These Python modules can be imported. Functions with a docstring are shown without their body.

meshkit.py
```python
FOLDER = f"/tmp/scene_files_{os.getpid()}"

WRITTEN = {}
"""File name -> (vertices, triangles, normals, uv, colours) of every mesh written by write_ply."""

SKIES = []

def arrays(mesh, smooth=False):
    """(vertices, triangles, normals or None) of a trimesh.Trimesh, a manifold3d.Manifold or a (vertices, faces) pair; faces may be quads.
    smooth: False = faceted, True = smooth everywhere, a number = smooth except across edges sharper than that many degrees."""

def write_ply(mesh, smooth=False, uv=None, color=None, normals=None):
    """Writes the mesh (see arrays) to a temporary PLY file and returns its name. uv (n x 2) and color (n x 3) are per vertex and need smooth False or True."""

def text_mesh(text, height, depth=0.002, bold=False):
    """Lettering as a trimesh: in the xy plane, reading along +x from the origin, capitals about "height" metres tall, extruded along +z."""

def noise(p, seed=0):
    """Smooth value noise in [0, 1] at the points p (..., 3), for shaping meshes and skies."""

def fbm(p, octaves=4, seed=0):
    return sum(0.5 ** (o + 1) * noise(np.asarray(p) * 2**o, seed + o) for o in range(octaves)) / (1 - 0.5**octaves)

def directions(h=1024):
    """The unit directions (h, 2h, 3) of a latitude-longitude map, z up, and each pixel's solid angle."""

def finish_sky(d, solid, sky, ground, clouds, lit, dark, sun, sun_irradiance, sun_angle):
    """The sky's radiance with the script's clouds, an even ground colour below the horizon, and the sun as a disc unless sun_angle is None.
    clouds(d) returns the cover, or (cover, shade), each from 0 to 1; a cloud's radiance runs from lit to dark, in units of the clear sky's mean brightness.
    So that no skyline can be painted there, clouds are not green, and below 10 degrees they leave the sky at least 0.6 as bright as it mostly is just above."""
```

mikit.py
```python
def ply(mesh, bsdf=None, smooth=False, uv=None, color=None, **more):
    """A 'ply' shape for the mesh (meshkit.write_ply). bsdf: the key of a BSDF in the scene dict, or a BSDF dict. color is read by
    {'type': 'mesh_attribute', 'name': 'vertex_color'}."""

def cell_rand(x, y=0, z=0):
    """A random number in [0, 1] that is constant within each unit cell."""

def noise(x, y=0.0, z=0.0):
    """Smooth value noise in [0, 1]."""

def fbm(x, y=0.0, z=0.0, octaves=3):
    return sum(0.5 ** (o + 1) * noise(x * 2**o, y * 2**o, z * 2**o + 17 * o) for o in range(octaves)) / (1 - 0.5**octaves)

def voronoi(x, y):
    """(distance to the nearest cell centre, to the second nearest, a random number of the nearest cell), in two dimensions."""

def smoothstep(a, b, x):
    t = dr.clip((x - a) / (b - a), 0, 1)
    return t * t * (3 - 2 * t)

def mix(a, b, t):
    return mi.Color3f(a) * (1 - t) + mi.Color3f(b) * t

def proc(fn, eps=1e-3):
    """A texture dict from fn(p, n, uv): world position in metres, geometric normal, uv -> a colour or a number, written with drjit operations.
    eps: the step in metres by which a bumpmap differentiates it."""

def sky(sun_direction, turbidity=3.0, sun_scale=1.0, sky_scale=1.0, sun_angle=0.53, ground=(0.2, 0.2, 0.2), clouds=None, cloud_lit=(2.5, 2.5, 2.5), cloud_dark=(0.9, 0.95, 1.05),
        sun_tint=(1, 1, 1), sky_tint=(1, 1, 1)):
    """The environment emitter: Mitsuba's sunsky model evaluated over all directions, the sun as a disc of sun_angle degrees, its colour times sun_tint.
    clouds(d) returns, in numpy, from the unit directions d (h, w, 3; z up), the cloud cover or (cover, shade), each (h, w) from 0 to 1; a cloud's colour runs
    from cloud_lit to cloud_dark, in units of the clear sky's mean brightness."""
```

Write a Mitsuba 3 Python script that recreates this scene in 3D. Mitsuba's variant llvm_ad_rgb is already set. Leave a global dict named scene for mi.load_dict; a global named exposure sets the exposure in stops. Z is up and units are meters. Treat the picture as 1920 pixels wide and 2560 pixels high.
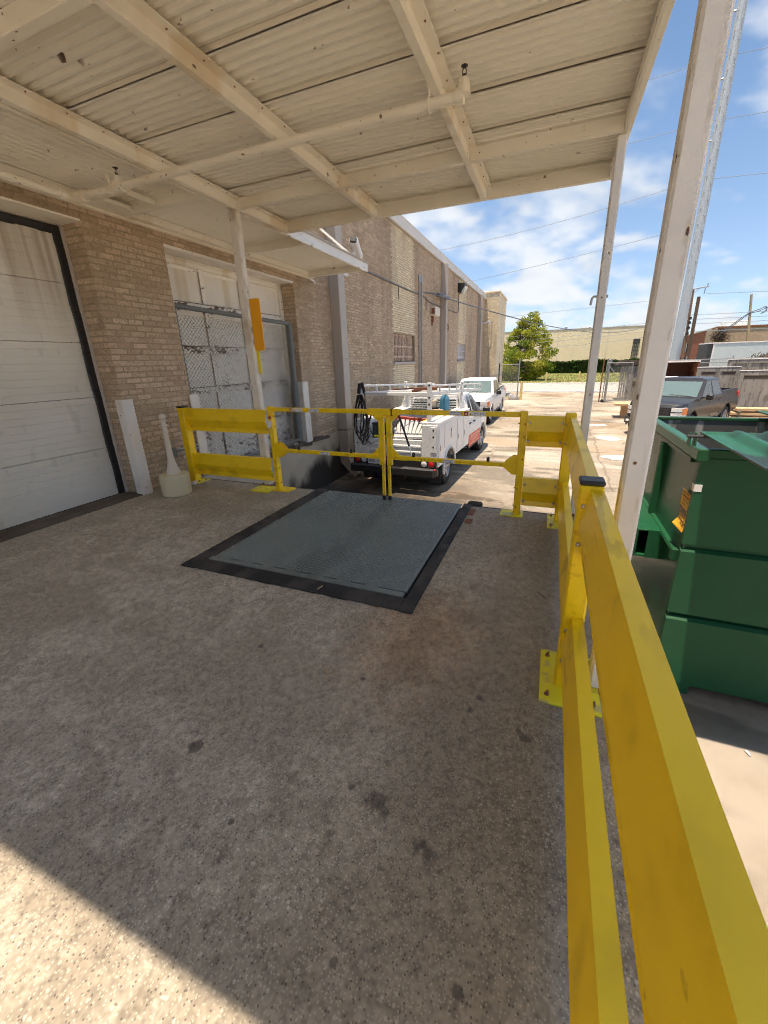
import math, random
import numpy as np, trimesh, drjit as dr, mitsuba as mi
import manifold3d as m3
import mikit, meshkit
from mikit import proc, noise, fbm, voronoi, cell_rand, smoothstep, mix
from shapely.geometry import Polygon, box as sbox
from shapely.ops import unary_union

random.seed(7)
rng = np.random.default_rng(7)
scene, labels = {"type": "scene"}, {}
T4 = mi.ScalarTransform4f

# ------------------------------------------------------------------ camera, sky, exposure
EYE = np.array([0.0, 0.0, 1.6])                      # metres above the dock floor (z = 0)
RIGHT, DOWN, FWD = [np.array(v) for v in ((0.93056293, 0.36522208, -0.02579676),
                                          (0.09313445, -0.30426261, -0.94802439),
                                          (-0.35408843, 0.87979378, -0.31715026))]
cam = np.eye(4)
cam[:3, 0], cam[:3, 1], cam[:3, 2], cam[:3, 3] = -RIGHT, -DOWN, FWD, EYE
scene["camera"] = {"type": "perspective", "to_world": T4(cam.tolist()), "fov": 2 * math.degrees(math.atan(960 / 986.72)),
                   "fov_axis": "x", "principal_point_offset_x": -16.34 / 1920, "principal_point_offset_y": 44.8 / 2560,
                   "near_clip": 0.02, "far_clip": 3000.0}
SUN = np.array([-0.09, -0.18, 1.0])


def clouds(d):
    z = np.maximum(d[..., 2], 0.0) + 0.42
    p = np.stack([d[..., 0] / z, d[..., 1] / z, 0 * z], -1)
    w = meshkit.fbm(p * 1.3 + 11.3, 3, 5)
    q = p * np.array([2.1, 2.6, 1]) + w[..., None] * 0.8
    a = meshkit.fbm(q * 1.15 + 3.7, 6, 2)
    b = meshkit.fbm(q * 4.5 + 9.1, 5, 8)
    f = a * 0.64 + b * 0.36
    cover = np.clip((f - 0.470) / 0.15, 0, 1)
    cover = cover * cover * (3 - 2 * cover)
    shade = np.clip((meshkit.fbm(q * 1.6 + np.array([0.2, 0.25, 0]) + 3.7, 4, 2) - 0.5) * 2.6, 0, 0.75)
    return cover * 0.95, shade


scene["sky"] = mikit.sky(SUN, turbidity=3, sun_scale=1.0, clouds=clouds, cloud_lit=(1.85, 1.92, 2.0), cloud_dark=(1.05, 1.16, 1.30), sun_angle=0.6, sky_tint=(0.99, 1.0, 1.03), ground=(0.30, 0.26, 0.20))
exposure = 2.2
G = -1.25                                            # level of the yard below the dock

# ------------------------------------------------------------------ materials
def bsdf(name, d):
    scene["mat_" + name] = d
    return name


def flat(name, c, rough=0.6, **k):
    return bsdf(name, {"type": "twosided", "b": {"type": "principled", "base_color": {"type": "rgb", "value": list(c)}, "roughness": rough, **k}})


def tex(name, fn, rough=0.7, bump=None, bscale=1.0, eps=1e-3, **k):
    b = {"type": "principled", "base_color": proc(fn), "roughness": rough, **k}
    if bump is not None:
        b = {"type": "bumpmap", "tex": proc(bump, eps), "scale": bscale, "b": b}
    return bsdf(name, {"type": "twosided", "b": b})


C3 = mi.Color3f


def line(v, at, w):
    return 1 - smoothstep(w * 0.5, w, dr.abs(v - at))


SPOTS = [(-0.47, 0.95, 0.055), (-0.27, 0.87, 0.05), (-1.32, 0.89, 0.035), (0.03, 1.44, 0.03), (-0.19, 1.58, 0.03), (-1.48, 1.53, 0.018),
         (-1.84, 1.09, 0.014), (-0.79, 1.5, 0.012), (-1.71, 0.39, 0.018), (-0.59, 0.97, 0.018), (-0.42, 0.52, 0.012), (-0.22, 1.5, 0.016),
         (-0.67, 1.95, 0.012), (-0.73, 1.64, 0.010), (-0.08, 0.59, 0.016), (-0.2, 0.75, 0.012), (-0.95, 0.7, 0.013), (-1.1, 1.2, 0.012)]


def dock_color(p, n, uv):
    x, y = p.x, p.y
    wob = fbm(x * 26, y * 26, 0, 2) - 0.5
    big = fbm(x * 0.9 + 3, y * 0.9, 0.3, 4)
    c = mix((0.325, 0.280, 0.215), (0.44, 0.388, 0.308), smoothstep(0.3, 0.7, big))
    g1, g2, g3 = noise(x * 34, y * 34, 1.0), noise(x * 71 + 5, y * 71, 2.0), noise(x * 140 + 9, y * 140, 3.0)
    c = c * (0.50 + 0.30 * g1 + 0.36 * g2 + 0.36 * g3)                      # sand and worn paste, from coarse to fine
    f, s, r = voronoi(x * 105, y * 105)                                     # exposed aggregate
    c = mix(c, C3(0.62, 0.56, 0.46) * (0.7 + 0.5 * r), (1 - smoothstep(0.20, 0.36, f)) * smoothstep(0.60, 0.66, r) * 0.55)
    c = mix(c, (0.055, 0.048, 0.042), (1 - smoothstep(0.20, 0.36, f)) * (1 - smoothstep(0.09, 0.14, r)) * 0.6)
    f2, s2, r2 = voronoi(x * 52 + 7, y * 52)                                # larger pale stones, in patches
    c = mix(c, C3(0.62, 0.57, 0.49) * (0.75 + 0.35 * r2), (1 - smoothstep(0.18, 0.32, f2)) * smoothstep(0.88, 0.92, r2) * 0.7 * smoothstep(0.45, 0.62, fbm(x * 2.2, y * 2.2, 5.0, 2)))
    dirt = smoothstep(0.48, 0.66, fbm(x * 1.5 + 20, y * 1.5 + 4, 2.0, 5)) * 0.42
    dirt = dr.maximum(dirt, smoothstep(0.47, 0.66, fbm(x * 5 + 2, y * 5, 7.0, 5)) * 0.40)
    dirt = dr.maximum(dirt, smoothstep(0.52, 0.64, fbm(x * 17 + 8, y * 13, 4.0, 4)) * 0.30)
    dirt = dr.maximum(dirt, (1 - smoothstep(0.0, 0.55, dr.abs(x - 0.08 + wob * 0.3))) * 0.5 * smoothstep(0.5, 3.4, y + wob))
    dirt = dr.maximum(dirt, (1 - smoothstep(0.3, 1.6, x + 4.95)) * 0.42 * smoothstep(0.3, 0.6, fbm(x * 3, y * 1.2, 3.0, 3)))
    tyre = line(x + 1.15 + 0.05 * y + 0.1 * (fbm(y * 0.8, x, 0, 2) - 0.5), 0.0, 0.20) + line(x + 2.35 - 0.12 * y, 0.0, 0.18)
    dirt = dr.maximum(dirt, dr.minimum(tyre, 1.0) * 0.20 * smoothstep(0.4, 0.6, fbm(x * 9, y * 2, 6.0, 3)))
    c = mix(c, c * C3(0.47, 0.43, 0.385), dirt)
    u, v = x * 0.80 + y * 0.6, y * 0.80 - x * 0.6
    scr = line(noise(u * 9, v * 0.7, 2.2), 0.5, 0.010) * smoothstep(0.66, 0.8, noise(u * 2.2, v * 1.6, 9.0)) * smoothstep(-0.9, 0.1, x) * 0.38
    scr = dr.maximum(scr, line(noise(x * 3 + 4, y * 17, 6.2), 0.5, 0.012) * smoothstep(0.70, 0.82, noise(x * 2.0, y * 2.6, 4.0)) * (1 - smoothstep(-3.4, -2.6, x)) * 0.6)
    c = mix(c, (0.60, 0.54, 0.46), scr)
    rust = (1 - smoothstep(0.1, 0.55, dr.sqrt(dr.square(x + 0.62) + dr.square((y - 1.95) * 0.7)) + wob * 0.3)) * 0.5
    c = mix(c, c * C3(1.0, 0.66, 0.42), rust)
    for a, b, rad in SPOTS:
        d = dr.sqrt(dr.square(x - a) + dr.square(y - b)) + wob * rad * 2.0
        c = mix(c, (0.036, 0.032, 0.034), (1 - smoothstep(rad * 0.30, rad * 1.05, d)) * (0.45 + 0.35 * g2))
    return c


tex("dock_concrete", dock_color, 0.82, lambda p, n, uv: voronoi(p.x * 115, p.y * 115)[0] * 0.5 + fbm(p.x * 260, p.y * 260, 0, 2), 0.0016, 5e-4)


def yard_color(p, n, uv):
    x, y = p.x, p.y
    big = fbm(x * 0.35 + 5, y * 0.35, 0.0, 4)
    c = mix((0.235, 0.195, 0.146), (0.31, 0.265, 0.206), smoothstep(0.3, 0.7, big))
    c = c * (0.84 + 0.3 * fbm(x * 14, y * 14, 2.0, 3))
    c = mix(c, c * C3(0.93, 0.76, 0.60), smoothstep(0.5, 0.70, fbm(x * 0.22 + 1, y * 0.5 + 3, 4.0, 4)) * 0.5)      # rusty drifts
    c = mix(c, (0.42, 0.375, 0.315), smoothstep(0.55, 0.66, fbm(x * 0.5 + 31, y * 1.1, 6.0, 4)) * 0.55)
    c = c * (1 - 0.42 * smoothstep(0.52, 0.7, fbm(x * 0.8, y * 2.2, 9.0, 4)))
    wx = x + 0.35 * (fbm(x * 1.3, y * 1.3, 3.0, 3) - 0.5)
    wy = y + 0.35 * (fbm(x * 1.3, y * 1.3, 8.0, 3) - 0.5)
    f, s, r = voronoi(wx * 0.22 + 0.35, wy * 0.22 + 0.2)
    crack = 1 - smoothstep(0.0035, 0.009, s - f)
    joint = dr.maximum(line(y + 0.02 * wx, 9.55, 0.03), line(y - 0.03 * x, 12.35, 0.03))
    joint = dr.maximum(joint, dr.maximum(line(y, 16.1, 0.03), line(y, 20.3, 0.03)))
    joint = dr.maximum(joint, line(wx, 1.55, 0.035) * smoothstep(9.5, 9.6, y))
    c = mix(c, (0.10, 0.08, 0.06), dr.maximum(crack * 0.55, joint * 0.5))
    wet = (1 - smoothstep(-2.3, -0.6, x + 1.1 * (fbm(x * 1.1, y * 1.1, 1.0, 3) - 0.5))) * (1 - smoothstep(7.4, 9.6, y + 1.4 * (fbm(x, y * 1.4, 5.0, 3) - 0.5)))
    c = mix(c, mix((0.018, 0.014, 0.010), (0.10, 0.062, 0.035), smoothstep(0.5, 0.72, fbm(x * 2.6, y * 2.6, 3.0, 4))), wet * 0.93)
    drip = (1 - smoothstep(0.05, 0.24, dr.abs(y - 8.15 + 0.18 * (x + 1.2) + 0.5 * (fbm(x * 3, y * 3, 0, 3) - 0.5)))) * (1 - smoothstep(-0.9, 0.2, x))
    c = mix(c, (0.10, 0.075, 0.05), drip * smoothstep(0.42, 0.55, fbm(x * 9, y * 9, 1.0, 3)) * 0.9)
    grey = (1 - smoothstep(2.6, 3.6, y + 0.4 * (x - 1.2))) * smoothstep(0.3, 0.6, x)
    c = mix(c, (0.44, 0.37, 0.29), grey * 0.35)
    return c


tex("yard_concrete", yard_color, 0.9, lambda p, n, uv: fbm(p.x * 40, p.y * 40, 0, 3), 0.004, 2e-3)
ROW0, ROWH, BL = 3.026, 0.0695, 0.2


def brick_fn(lo, hi, spread, spot):
    def fn(p, n, uv):
        along = dr.select(dr.abs(n.x) > 0.5, p.y, p.x)
        row = dr.floor((p.z - ROW0) / ROWH)
        odd = row - 2 * dr.floor(row * 0.5)
        col = dr.floor((along - 3.46 + odd * BL * 0.5) / BL)
        r, r2 = cell_rand(row, col, 3), cell_rand(row, col, 11)
        t = smoothstep(0, 1, r) * spread + (1 - spread) * 0.5
        t = t * 0.75 + 0.25 * smoothstep(0.35, 0.65, fbm(p.y * 0.7, p.z * 0.7, 2.0, 3))
        c = mix(lo, hi, t)
        c = mix(c, C3(hi) * 1.15, smoothstep(0.90, 0.93, r2) * 0.7)
        g = fbm(along * 90, p.z * 90, 1.0, 3)
        c = c * (0.86 + 0.28 * g)
        c = mix(c, C3(lo) * 0.5, smoothstep(0.60, 0.70, fbm(along * 55 + 9, p.z * 55, 4.0, 3)) * spot)
        streak = smoothstep(0.52, 0.74, fbm(along * 2.2, p.z * 0.35, 6.0, 4))
        return c * (1 - 0.22 * streak)
    return fn


tex("brick", brick_fn((0.365, 0.265, 0.178), (0.53, 0.408, 0.292), 0.85, 0.45), 0.85)
tex("brick_light", brick_fn((0.56, 0.47, 0.32), (0.72, 0.62, 0.44), 0.6, 0.2), 0.85)
tex("mortar", lambda p, n, uv: mix((0.29, 0.22, 0.145), (0.39, 0.31, 0.215), fbm(p.x * 9 + p.y * 9, p.z * 9, 0, 3)), 0.95)


def chips(p, scale, lo, hi):
    a = fbm(p.x * scale, p.y * scale, p.z * scale, 4)
    return smoothstep(lo, hi, a)


def cream_color(p, n, uv):
    c = mix((0.73, 0.685, 0.59), (0.81, 0.775, 0.69), fbm(p.x * 2.1, p.y * 2.1, p.z * 2.1, 3))
    c = mix(c, c * C3(0.80, 0.70, 0.55), smoothstep(0.55, 0.75, fbm(p.x * 0.9 + 4, p.y * 3.2, 1.0, 4)) * 0.7)
    c = mix(c, (0.12, 0.06, 0.035), dr.maximum(chips(p, 15, 0.775, 0.79), chips(p, 38, 0.775, 0.79)) * 0.85)
    return c


def white_color(p, n, uv):
    c = mix((0.62, 0.58, 0.53), (0.78, 0.75, 0.70), fbm(p.x * 3, p.y * 3, p.z * 1.5, 3))
    c = mix(c, (0.40, 0.29, 0.18), smoothstep(0.58, 0.8, fbm(p.x * 7, p.y * 7, p.z * 2.0 + 4, 4)) * 0.55)
    c = mix(c, (0.08, 0.045, 0.03), chips(p, 21, 0.785, 0.80) * 0.9)
    return c


def rusty_white(p, n, uv):
    c = mix((0.80, 0.79, 0.77), (0.70, 0.66, 0.60), fbm(p.x * 4, p.y * 4, p.z * 4, 3))
    k = fbm(p.x * 6, p.y * 6, p.z * 14, 5) - (p.z - 3.36) * 1.2
    c = mix(c, (0.45, 0.26, 0.12), smoothstep(0.62, 0.72, k) * 0.5)
    return mix(c, (0.09, 0.045, 0.028), smoothstep(0.70, 0.72, k))


tex("cream_paint", cream_color, 0.55)
tex("deck_paint", lambda p, n, uv: mix(mix((0.76, 0.725, 0.64), (0.83, 0.80, 0.725), fbm(p.x * 1.3, p.y * 1.3, 0.5, 4)), (0.10, 0.06, 0.04),
    dr.maximum(chips(p, 19, 0.80, 0.82) * 0.7, smoothstep(0.66, 0.70, fbm(p.x * 14, p.y * 14, 3.0, 3)) * (1 - smoothstep(0.02, 0.09, dr.abs(p.x + 2.95 + 0.12 * (p.y - 2)))) * (1 - smoothstep(2.2, 2.5, p.y)))), 0.5)
tex("white_paint", white_color, 0.55)
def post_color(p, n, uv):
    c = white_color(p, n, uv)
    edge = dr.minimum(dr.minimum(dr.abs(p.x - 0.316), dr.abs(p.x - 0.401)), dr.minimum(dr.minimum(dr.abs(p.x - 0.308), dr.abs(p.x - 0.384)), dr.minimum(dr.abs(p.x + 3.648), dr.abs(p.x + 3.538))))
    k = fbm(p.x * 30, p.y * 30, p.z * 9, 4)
    c = mix(c, (0.40, 0.33, 0.22), (1 - smoothstep(0.002, 0.014, edge)) * smoothstep(0.45, 0.65, k) * 0.4)  # worn tan primer at the edges, plus painted-in shade on the side faces
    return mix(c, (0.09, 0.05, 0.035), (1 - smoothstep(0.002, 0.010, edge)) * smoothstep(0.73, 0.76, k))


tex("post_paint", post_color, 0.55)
tex("rusty_white", rusty_white, 0.6)


def door_color(p, n, uv):
    c = mix((0.65, 0.62, 0.55), (0.73, 0.70, 0.63), fbm(p.y * 1.6, p.z * 1.6, 1.0, 3))
    st = smoothstep(0.40, 0.75, fbm(p.y * 9, p.z * 0.35, 2.0, 4)) * smoothstep(1.7, 2.9, p.z)
    c = mix(c, c * C3(0.50, 0.44, 0.36), st * 0.8)
    c = mix(c, c * C3(0.80, 0.76, 0.68), smoothstep(0.35, 0.8, fbm(p.y * 0.7, p.z * 0.7, 5.0, 3)) * 0.8)
    c = mix(c, (0.52, 0.46, 0.30), (1 - smoothstep(0.0, 0.6, p.z)) * (1 - smoothstep(1.9, 2.9, p.y)) * 0.45)
    return mix(c, c * 0.7, smoothstep(0.70, 0.80, fbm(p.y * 11, p.z * 5, 8.0, 3)) * 0.4)


def old_door_color(p, n, uv):
    c = mix((0.88, 0.845, 0.775), (0.78, 0.74, 0.665), fbm(p.y * 2, p.z * 2, 0.0, 3))
    rail = dr.minimum(dr.minimum(dr.abs(p.z - 1.86), dr.abs(p.z - 1.24)), dr.minimum(dr.abs(p.z - 0.62), dr.abs(p.z - 2.48)))
    k = fbm(p.y * 26, p.z * 44, 1.0, 5) * 0.7 + fbm(p.y * 5, p.z * 9, 3.0, 3) * 0.3 - 0.04 + 0.20 * (1 - smoothstep(0.02, 0.10, rail)) * smoothstep(0.35, 0.6, fbm(p.y * 2.3, p.z * 1.2, 6.0, 3)) + 0.14 * (1 - smoothstep(0.1, 0.7, p.z))
    c = mix(c, (0.16, 0.10, 0.07), smoothstep(0.66, 0.685, k))
    return c


tex("door_paint", door_color, 0.5)
tex("old_door_paint", old_door_color, 0.7)


def yellow_fn(a, b):
    def fn(p, n, uv):
        c = mix(a, b, fbm(p.x * 4, p.y * 4, p.z * 4, 3))
        c = c * (1 - 0.22 * smoothstep(0.5, 0.75, fbm(p.x * 5 + 9, p.y * 5, p.z * 5, 4)))
        rub = smoothstep(0.62, 0.74, fbm(p.x * 30, p.y * 5, p.z * 44, 3)) * smoothstep(0.5, 0.68, fbm(p.x * 3, p.y * 3, p.z * 3 + 5, 2))
        c = mix(c, C3(a) * C3(0.62, 0.58, 0.6), rub * 0.55)
        return mix(c, C3(a) * 0.45, smoothstep(0.78, 0.82, fbm(p.x * 23 + 3, p.y * 23, p.z * 23, 4)) * 0.4)
    return fn


tex("yellow_paint", yellow_fn((0.86, 0.565, 0.004), (0.92, 0.635, 0.008)), 0.34, clearcoat=0.3, clearcoat_gloss=0.85, specular=0.35)
tex("lime_paint", lambda p, n, uv: mix(mix((0.74, 0.66, 0.01), (0.80, 0.74, 0.03), fbm(p.x * 9, p.y * 9, 0, 3)), (0.42, 0.38, 0.24),
    smoothstep(0.58, 0.7, fbm(p.x * 17, p.y * 17, 2.0, 4)) * 0.6), 0.5)


def plate_color(p, n, uv):
    c = mix((0.125, 0.155, 0.152), (0.17, 0.205, 0.20), fbm(p.x * 2.5, p.y * 2.5, 0, 4))
    c = mix(c, (0.055, 0.066, 0.068), smoothstep(0.50, 0.80, fbm(p.x * 3 + 4, p.y * 1.6, 3.0, 5)) * 0.6)
    return mix(c, (0.20, 0.24, 0.24), smoothstep(0.62, 0.72, fbm(p.x * 13, p.y * 9, 6.0, 3)) * 0.3)


tex("plate_paint", plate_color, 0.42)
tex("rubber", lambda p, n, uv: mix((0.018, 0.018, 0.020), (0.055, 0.05, 0.047), smoothstep(0.35, 0.75, fbm(p.x * 6, p.y * 6, p.z * 6, 5))), 0.75)


def green_fn(grime):
    def fn(p, n, uv):
        c = mix((0.009, 0.074, 0.030), (0.014, 0.092, 0.040), fbm(p.x * 2, p.y * 2, p.z * 2, 3))
        if not grime:
            return c
        k = smoothstep(0.35, 0.7, fbm(p.x * 3 + 2, p.y * 3, p.z * 0.7, 4))
        return mix(c, (0.06, 0.06, 0.042), k * grime)
    return fn


tex("green_paint", green_fn(0.12), 0.45, specular=0.22)
tex("green_lid", lambda p, n, uv: mix((0.010, 0.082, 0.044), (0.010, 0.014, 0.012), smoothstep(0.36, 0.58, fbm(p.x * 5, p.y * 2.5, 1.0, 4)) * 0.85), 0.45)
tex("green_grimy", green_fn(0.28), 0.34, specular=0.35)
tex("dirty_steel", lambda p, n, uv: mix(mix((0.06, 0.065, 0.06), (0.10, 0.10, 0.095), fbm(p.x * 3, p.y * 3, p.z * 3, 3)), (0.42, 0.40, 0.37),
    smoothstep(0.54, 0.66, fbm(p.x * 9, p.y * 9, p.z * 1.6, 4))), 0.6)
tex("stained_concrete", lambda p, n, uv: mix(mix((0.56, 0.49, 0.38), (0.40, 0.345, 0.26), fbm(p.y * 2, p.z * 2, p.x, 4)), (0.022, 0.02, 0.018),
    smoothstep(-0.1, 0.28, (p.y - 7.15) * 0.26 - (p.z + 0.72) * 0.85 + 0.75 * (fbm(p.y * 3.0, p.z * 1.4, 2.0, 5) - 0.5)) * 0.95), 0.85)
tex("old_wood", lambda p, n, uv: mix(mix((0.20, 0.185, 0.165), (0.34, 0.31, 0.28), fbm(p.x * 5, p.y * 5, p.z * 1.4, 4)), (0.12, 0.108, 0.095),
    smoothstep(0.5, 0.66, fbm(p.x * 16, p.y * 16, p.z * 2.4 + 2 * fbm(p.x * 2, p.y * 2, p.z * 2, 2), 4)) * 0.75), 0.85)
tex("raw_wood", lambda p, n, uv: mix((0.42, 0.26, 0.13), (0.62, 0.44, 0.26), fbm(p.x * 3, p.y * 14, p.z * 14, 3)), 0.75)
tex("dark_wood", lambda p, n, uv: mix((0.05, 0.035, 0.025), (0.15, 0.12, 0.095), fbm(p.x * 9, p.y * 4, p.z * 14, 4)), 0.9)
tex("road_asphalt", lambda p, n, uv: mix((0.25, 0.24, 0.215), (0.33, 0.315, 0.28), fbm(p.x * 0.5, p.y * 1.5, 0, 4)) * (0.85 + 0.3 * fbm(p.x * 9, p.y * 9, 1.0, 2)), 0.95)
tex("grass_ground", lambda p, n, uv: mix((0.20, 0.17, 0.065), (0.13, 0.17, 0.045), smoothstep(0.35, 0.65, fbm(p.x * 0.4, p.y * 0.8, 0, 4))) * (0.75 + 0.5 * fbm(p.x * 6, p.y * 6, 1.0, 2)), 0.95)
tex("dirt_ground", lambda p, n, uv: mix((0.30, 0.25, 0.18), (0.40, 0.34, 0.25), fbm(p.x * 0.05, p.y * 0.05, 0, 4)), 0.95)


def block_fn(lo, hi, bl, bh, mort):
    def fn(p, n, uv):
        a = dr.select(dr.abs(n.y) > 0.5, p.x, p.y)
        row = dr.floor(p.z / bh)
        fr = p.z / bh - row
        aa = a / bl + 0.5 * (row - 2 * dr.floor(row * 0.5))
        col = dr.floor(aa)
        fa = aa - col
        c = mix(lo, hi, 0.6 * cell_rand(row, col, 4) + 0.4 * fbm(a * 0.4, p.z * 0.8, 1.0, 4))
        m = dr.maximum(1 - smoothstep(0.0, 0.12, fr), 1 - smoothstep(0.0, 0.06, fa))
        return mix(c, C3(mort), m * 0.7)
    return fn


tex("beige_block", block_fn((0.74, 0.63, 0.42), (0.82, 0.71, 0.49), 0.6, 0.3, (0.60, 0.49, 0.31)), 0.9)
tex("red_brick_far", block_fn((0.20, 0.07, 0.045), (0.29, 0.105, 0.066), 0.25, 0.1, (0.22, 0.13, 0.1)), 0.9)
tex("tan_brick_far", block_fn((0.33, 0.245, 0.17), (0.42, 0.32, 0.23), 0.3, 0.12, (0.3, 0.23, 0.17)), 0.9)
tex("utility_wood", lambda p, n, uv: mix((0.13, 0.08, 0.05), (0.22, 0.14, 0.09), fbm(p.x * 9, p.y * 9, p.z * 0.6, 3)), 0.9)


def leaf(name, c, tr):
    bsdf(name, {"type": "principledthin", "base_color": {"type": "rgb", "value": list(c)}, "roughness": 0.6, "diff_trans": tr, "spec_trans": 0.0})


leaf("leaf_a", (0.36, 0.385, 0.05), 0.9)
leaf("leaf_b", (0.44, 0.43, 0.08), 0.9)
leaf("leaf_c", (0.20, 0.27, 0.04), 0.8)
leaf("hedge_leaf", (0.04, 0.072, 0.018), 0.35)
leaf("dead_vine", (0.16, 0.12, 0.09), 0.3)
leaf("dry_grass", (0.15, 0.155, 0.045), 0.5)
flat("bark", (0.11, 0.085, 0.065), 0.9)
flat("old_pipe", (0.15, 0.16, 0.16), 0.55)
flat("galvanised", (0.42, 0.43, 0.43), 0.4, metallic=0.7)
flat("wire_mesh", (0.09, 0.088, 0.08), 0.6)
flat("wire_mesh_far", (0.40, 0.40, 0.39), 0.5, metallic=0.5)
flat("bolt_steel", (0.45, 0.44, 0.42), 0.3, metallic=0.9)
flat("fascia_metal", (0.66, 0.62, 0.57), 0.5)
flat("trim_beige", (0.42, 0.37, 0.32), 0.5)
flat("conduit", (0.40, 0.36, 0.32), 0.5)
flat("black_plastic", (0.016, 0.016, 0.017), 0.45)
flat("black_cable", (0.014, 0.014, 0.015), 0.55)
flat("dark_grey", (0.05, 0.05, 0.052), 0.6)
flat("orange_sign", (0.80, 0.36, 0.005), 0.45)
flat("cream_plastic", (0.60, 0.54, 0.36), 0.5)
flat("pink_cream", (0.64, 0.56, 0.46), 0.5)
flat("box_grey", (0.17, 0.20, 0.215), 0.5)
flat("sticker_white", (0.72, 0.70, 0.70), 0.5)
flat("print_dark", (0.05, 0.045, 0.08), 0.6)
flat("print_blue", (0.10, 0.14, 0.28), 0.6)
flat("warning_red", (0.35, 0.045, 0.02), 0.5)
flat("warning_yellow", (0.75, 0.55, 0.03), 0.5)
flat("car_white", (0.66, 0.66, 0.66), 0.3, clearcoat=1.0, clearcoat_gloss=0.95)
flat("rack_white", (0.70, 0.70, 0.69), 0.4)
flat("car_dark", (0.048, 0.046, 0.052), 0.28, metallic=0.55, clearcoat=1.0, clearcoat_gloss=0.97)
flat("car_red", (0.62, 0.055, 0.035), 0.35, clearcoat=0.6)
flat("tyre", (0.018, 0.018, 0.018), 0.8)
flat("rim", (0.45, 0.45, 0.46), 0.3, metallic=0.85)
flat("chrome", (0.75, 0.76, 0.78), 0.15, metallic=1.0)
flat("car_glass", (0.02, 0.026, 0.028), 0.05, specular=0.5, clearcoat=0.4)
flat("painted_sky_glass", (0.11, 0.165, 0.165), 0.06, specular=0.8, clearcoat=1.0)  # windscreen: teal base colour has the reflected sky painted in
flat("lamp_lens", (0.70, 0.70, 0.70), 0.15, clearcoat=1.0)
flat("lamp_red", (0.55, 0.012, 0.015), 0.2, clearcoat=1.0)
flat("lamp_amber", (0.75, 0.22, 0.06), 0.25, clearcoat=1.0)
flat("tank_blue", (0.055, 0.19, 0.30), 0.4)
flat("tool_yellow", (0.80, 0.66, 0.02), 0.5)
flat("ladder_red", (0.30, 0.035, 0.02), 0.5)
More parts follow.
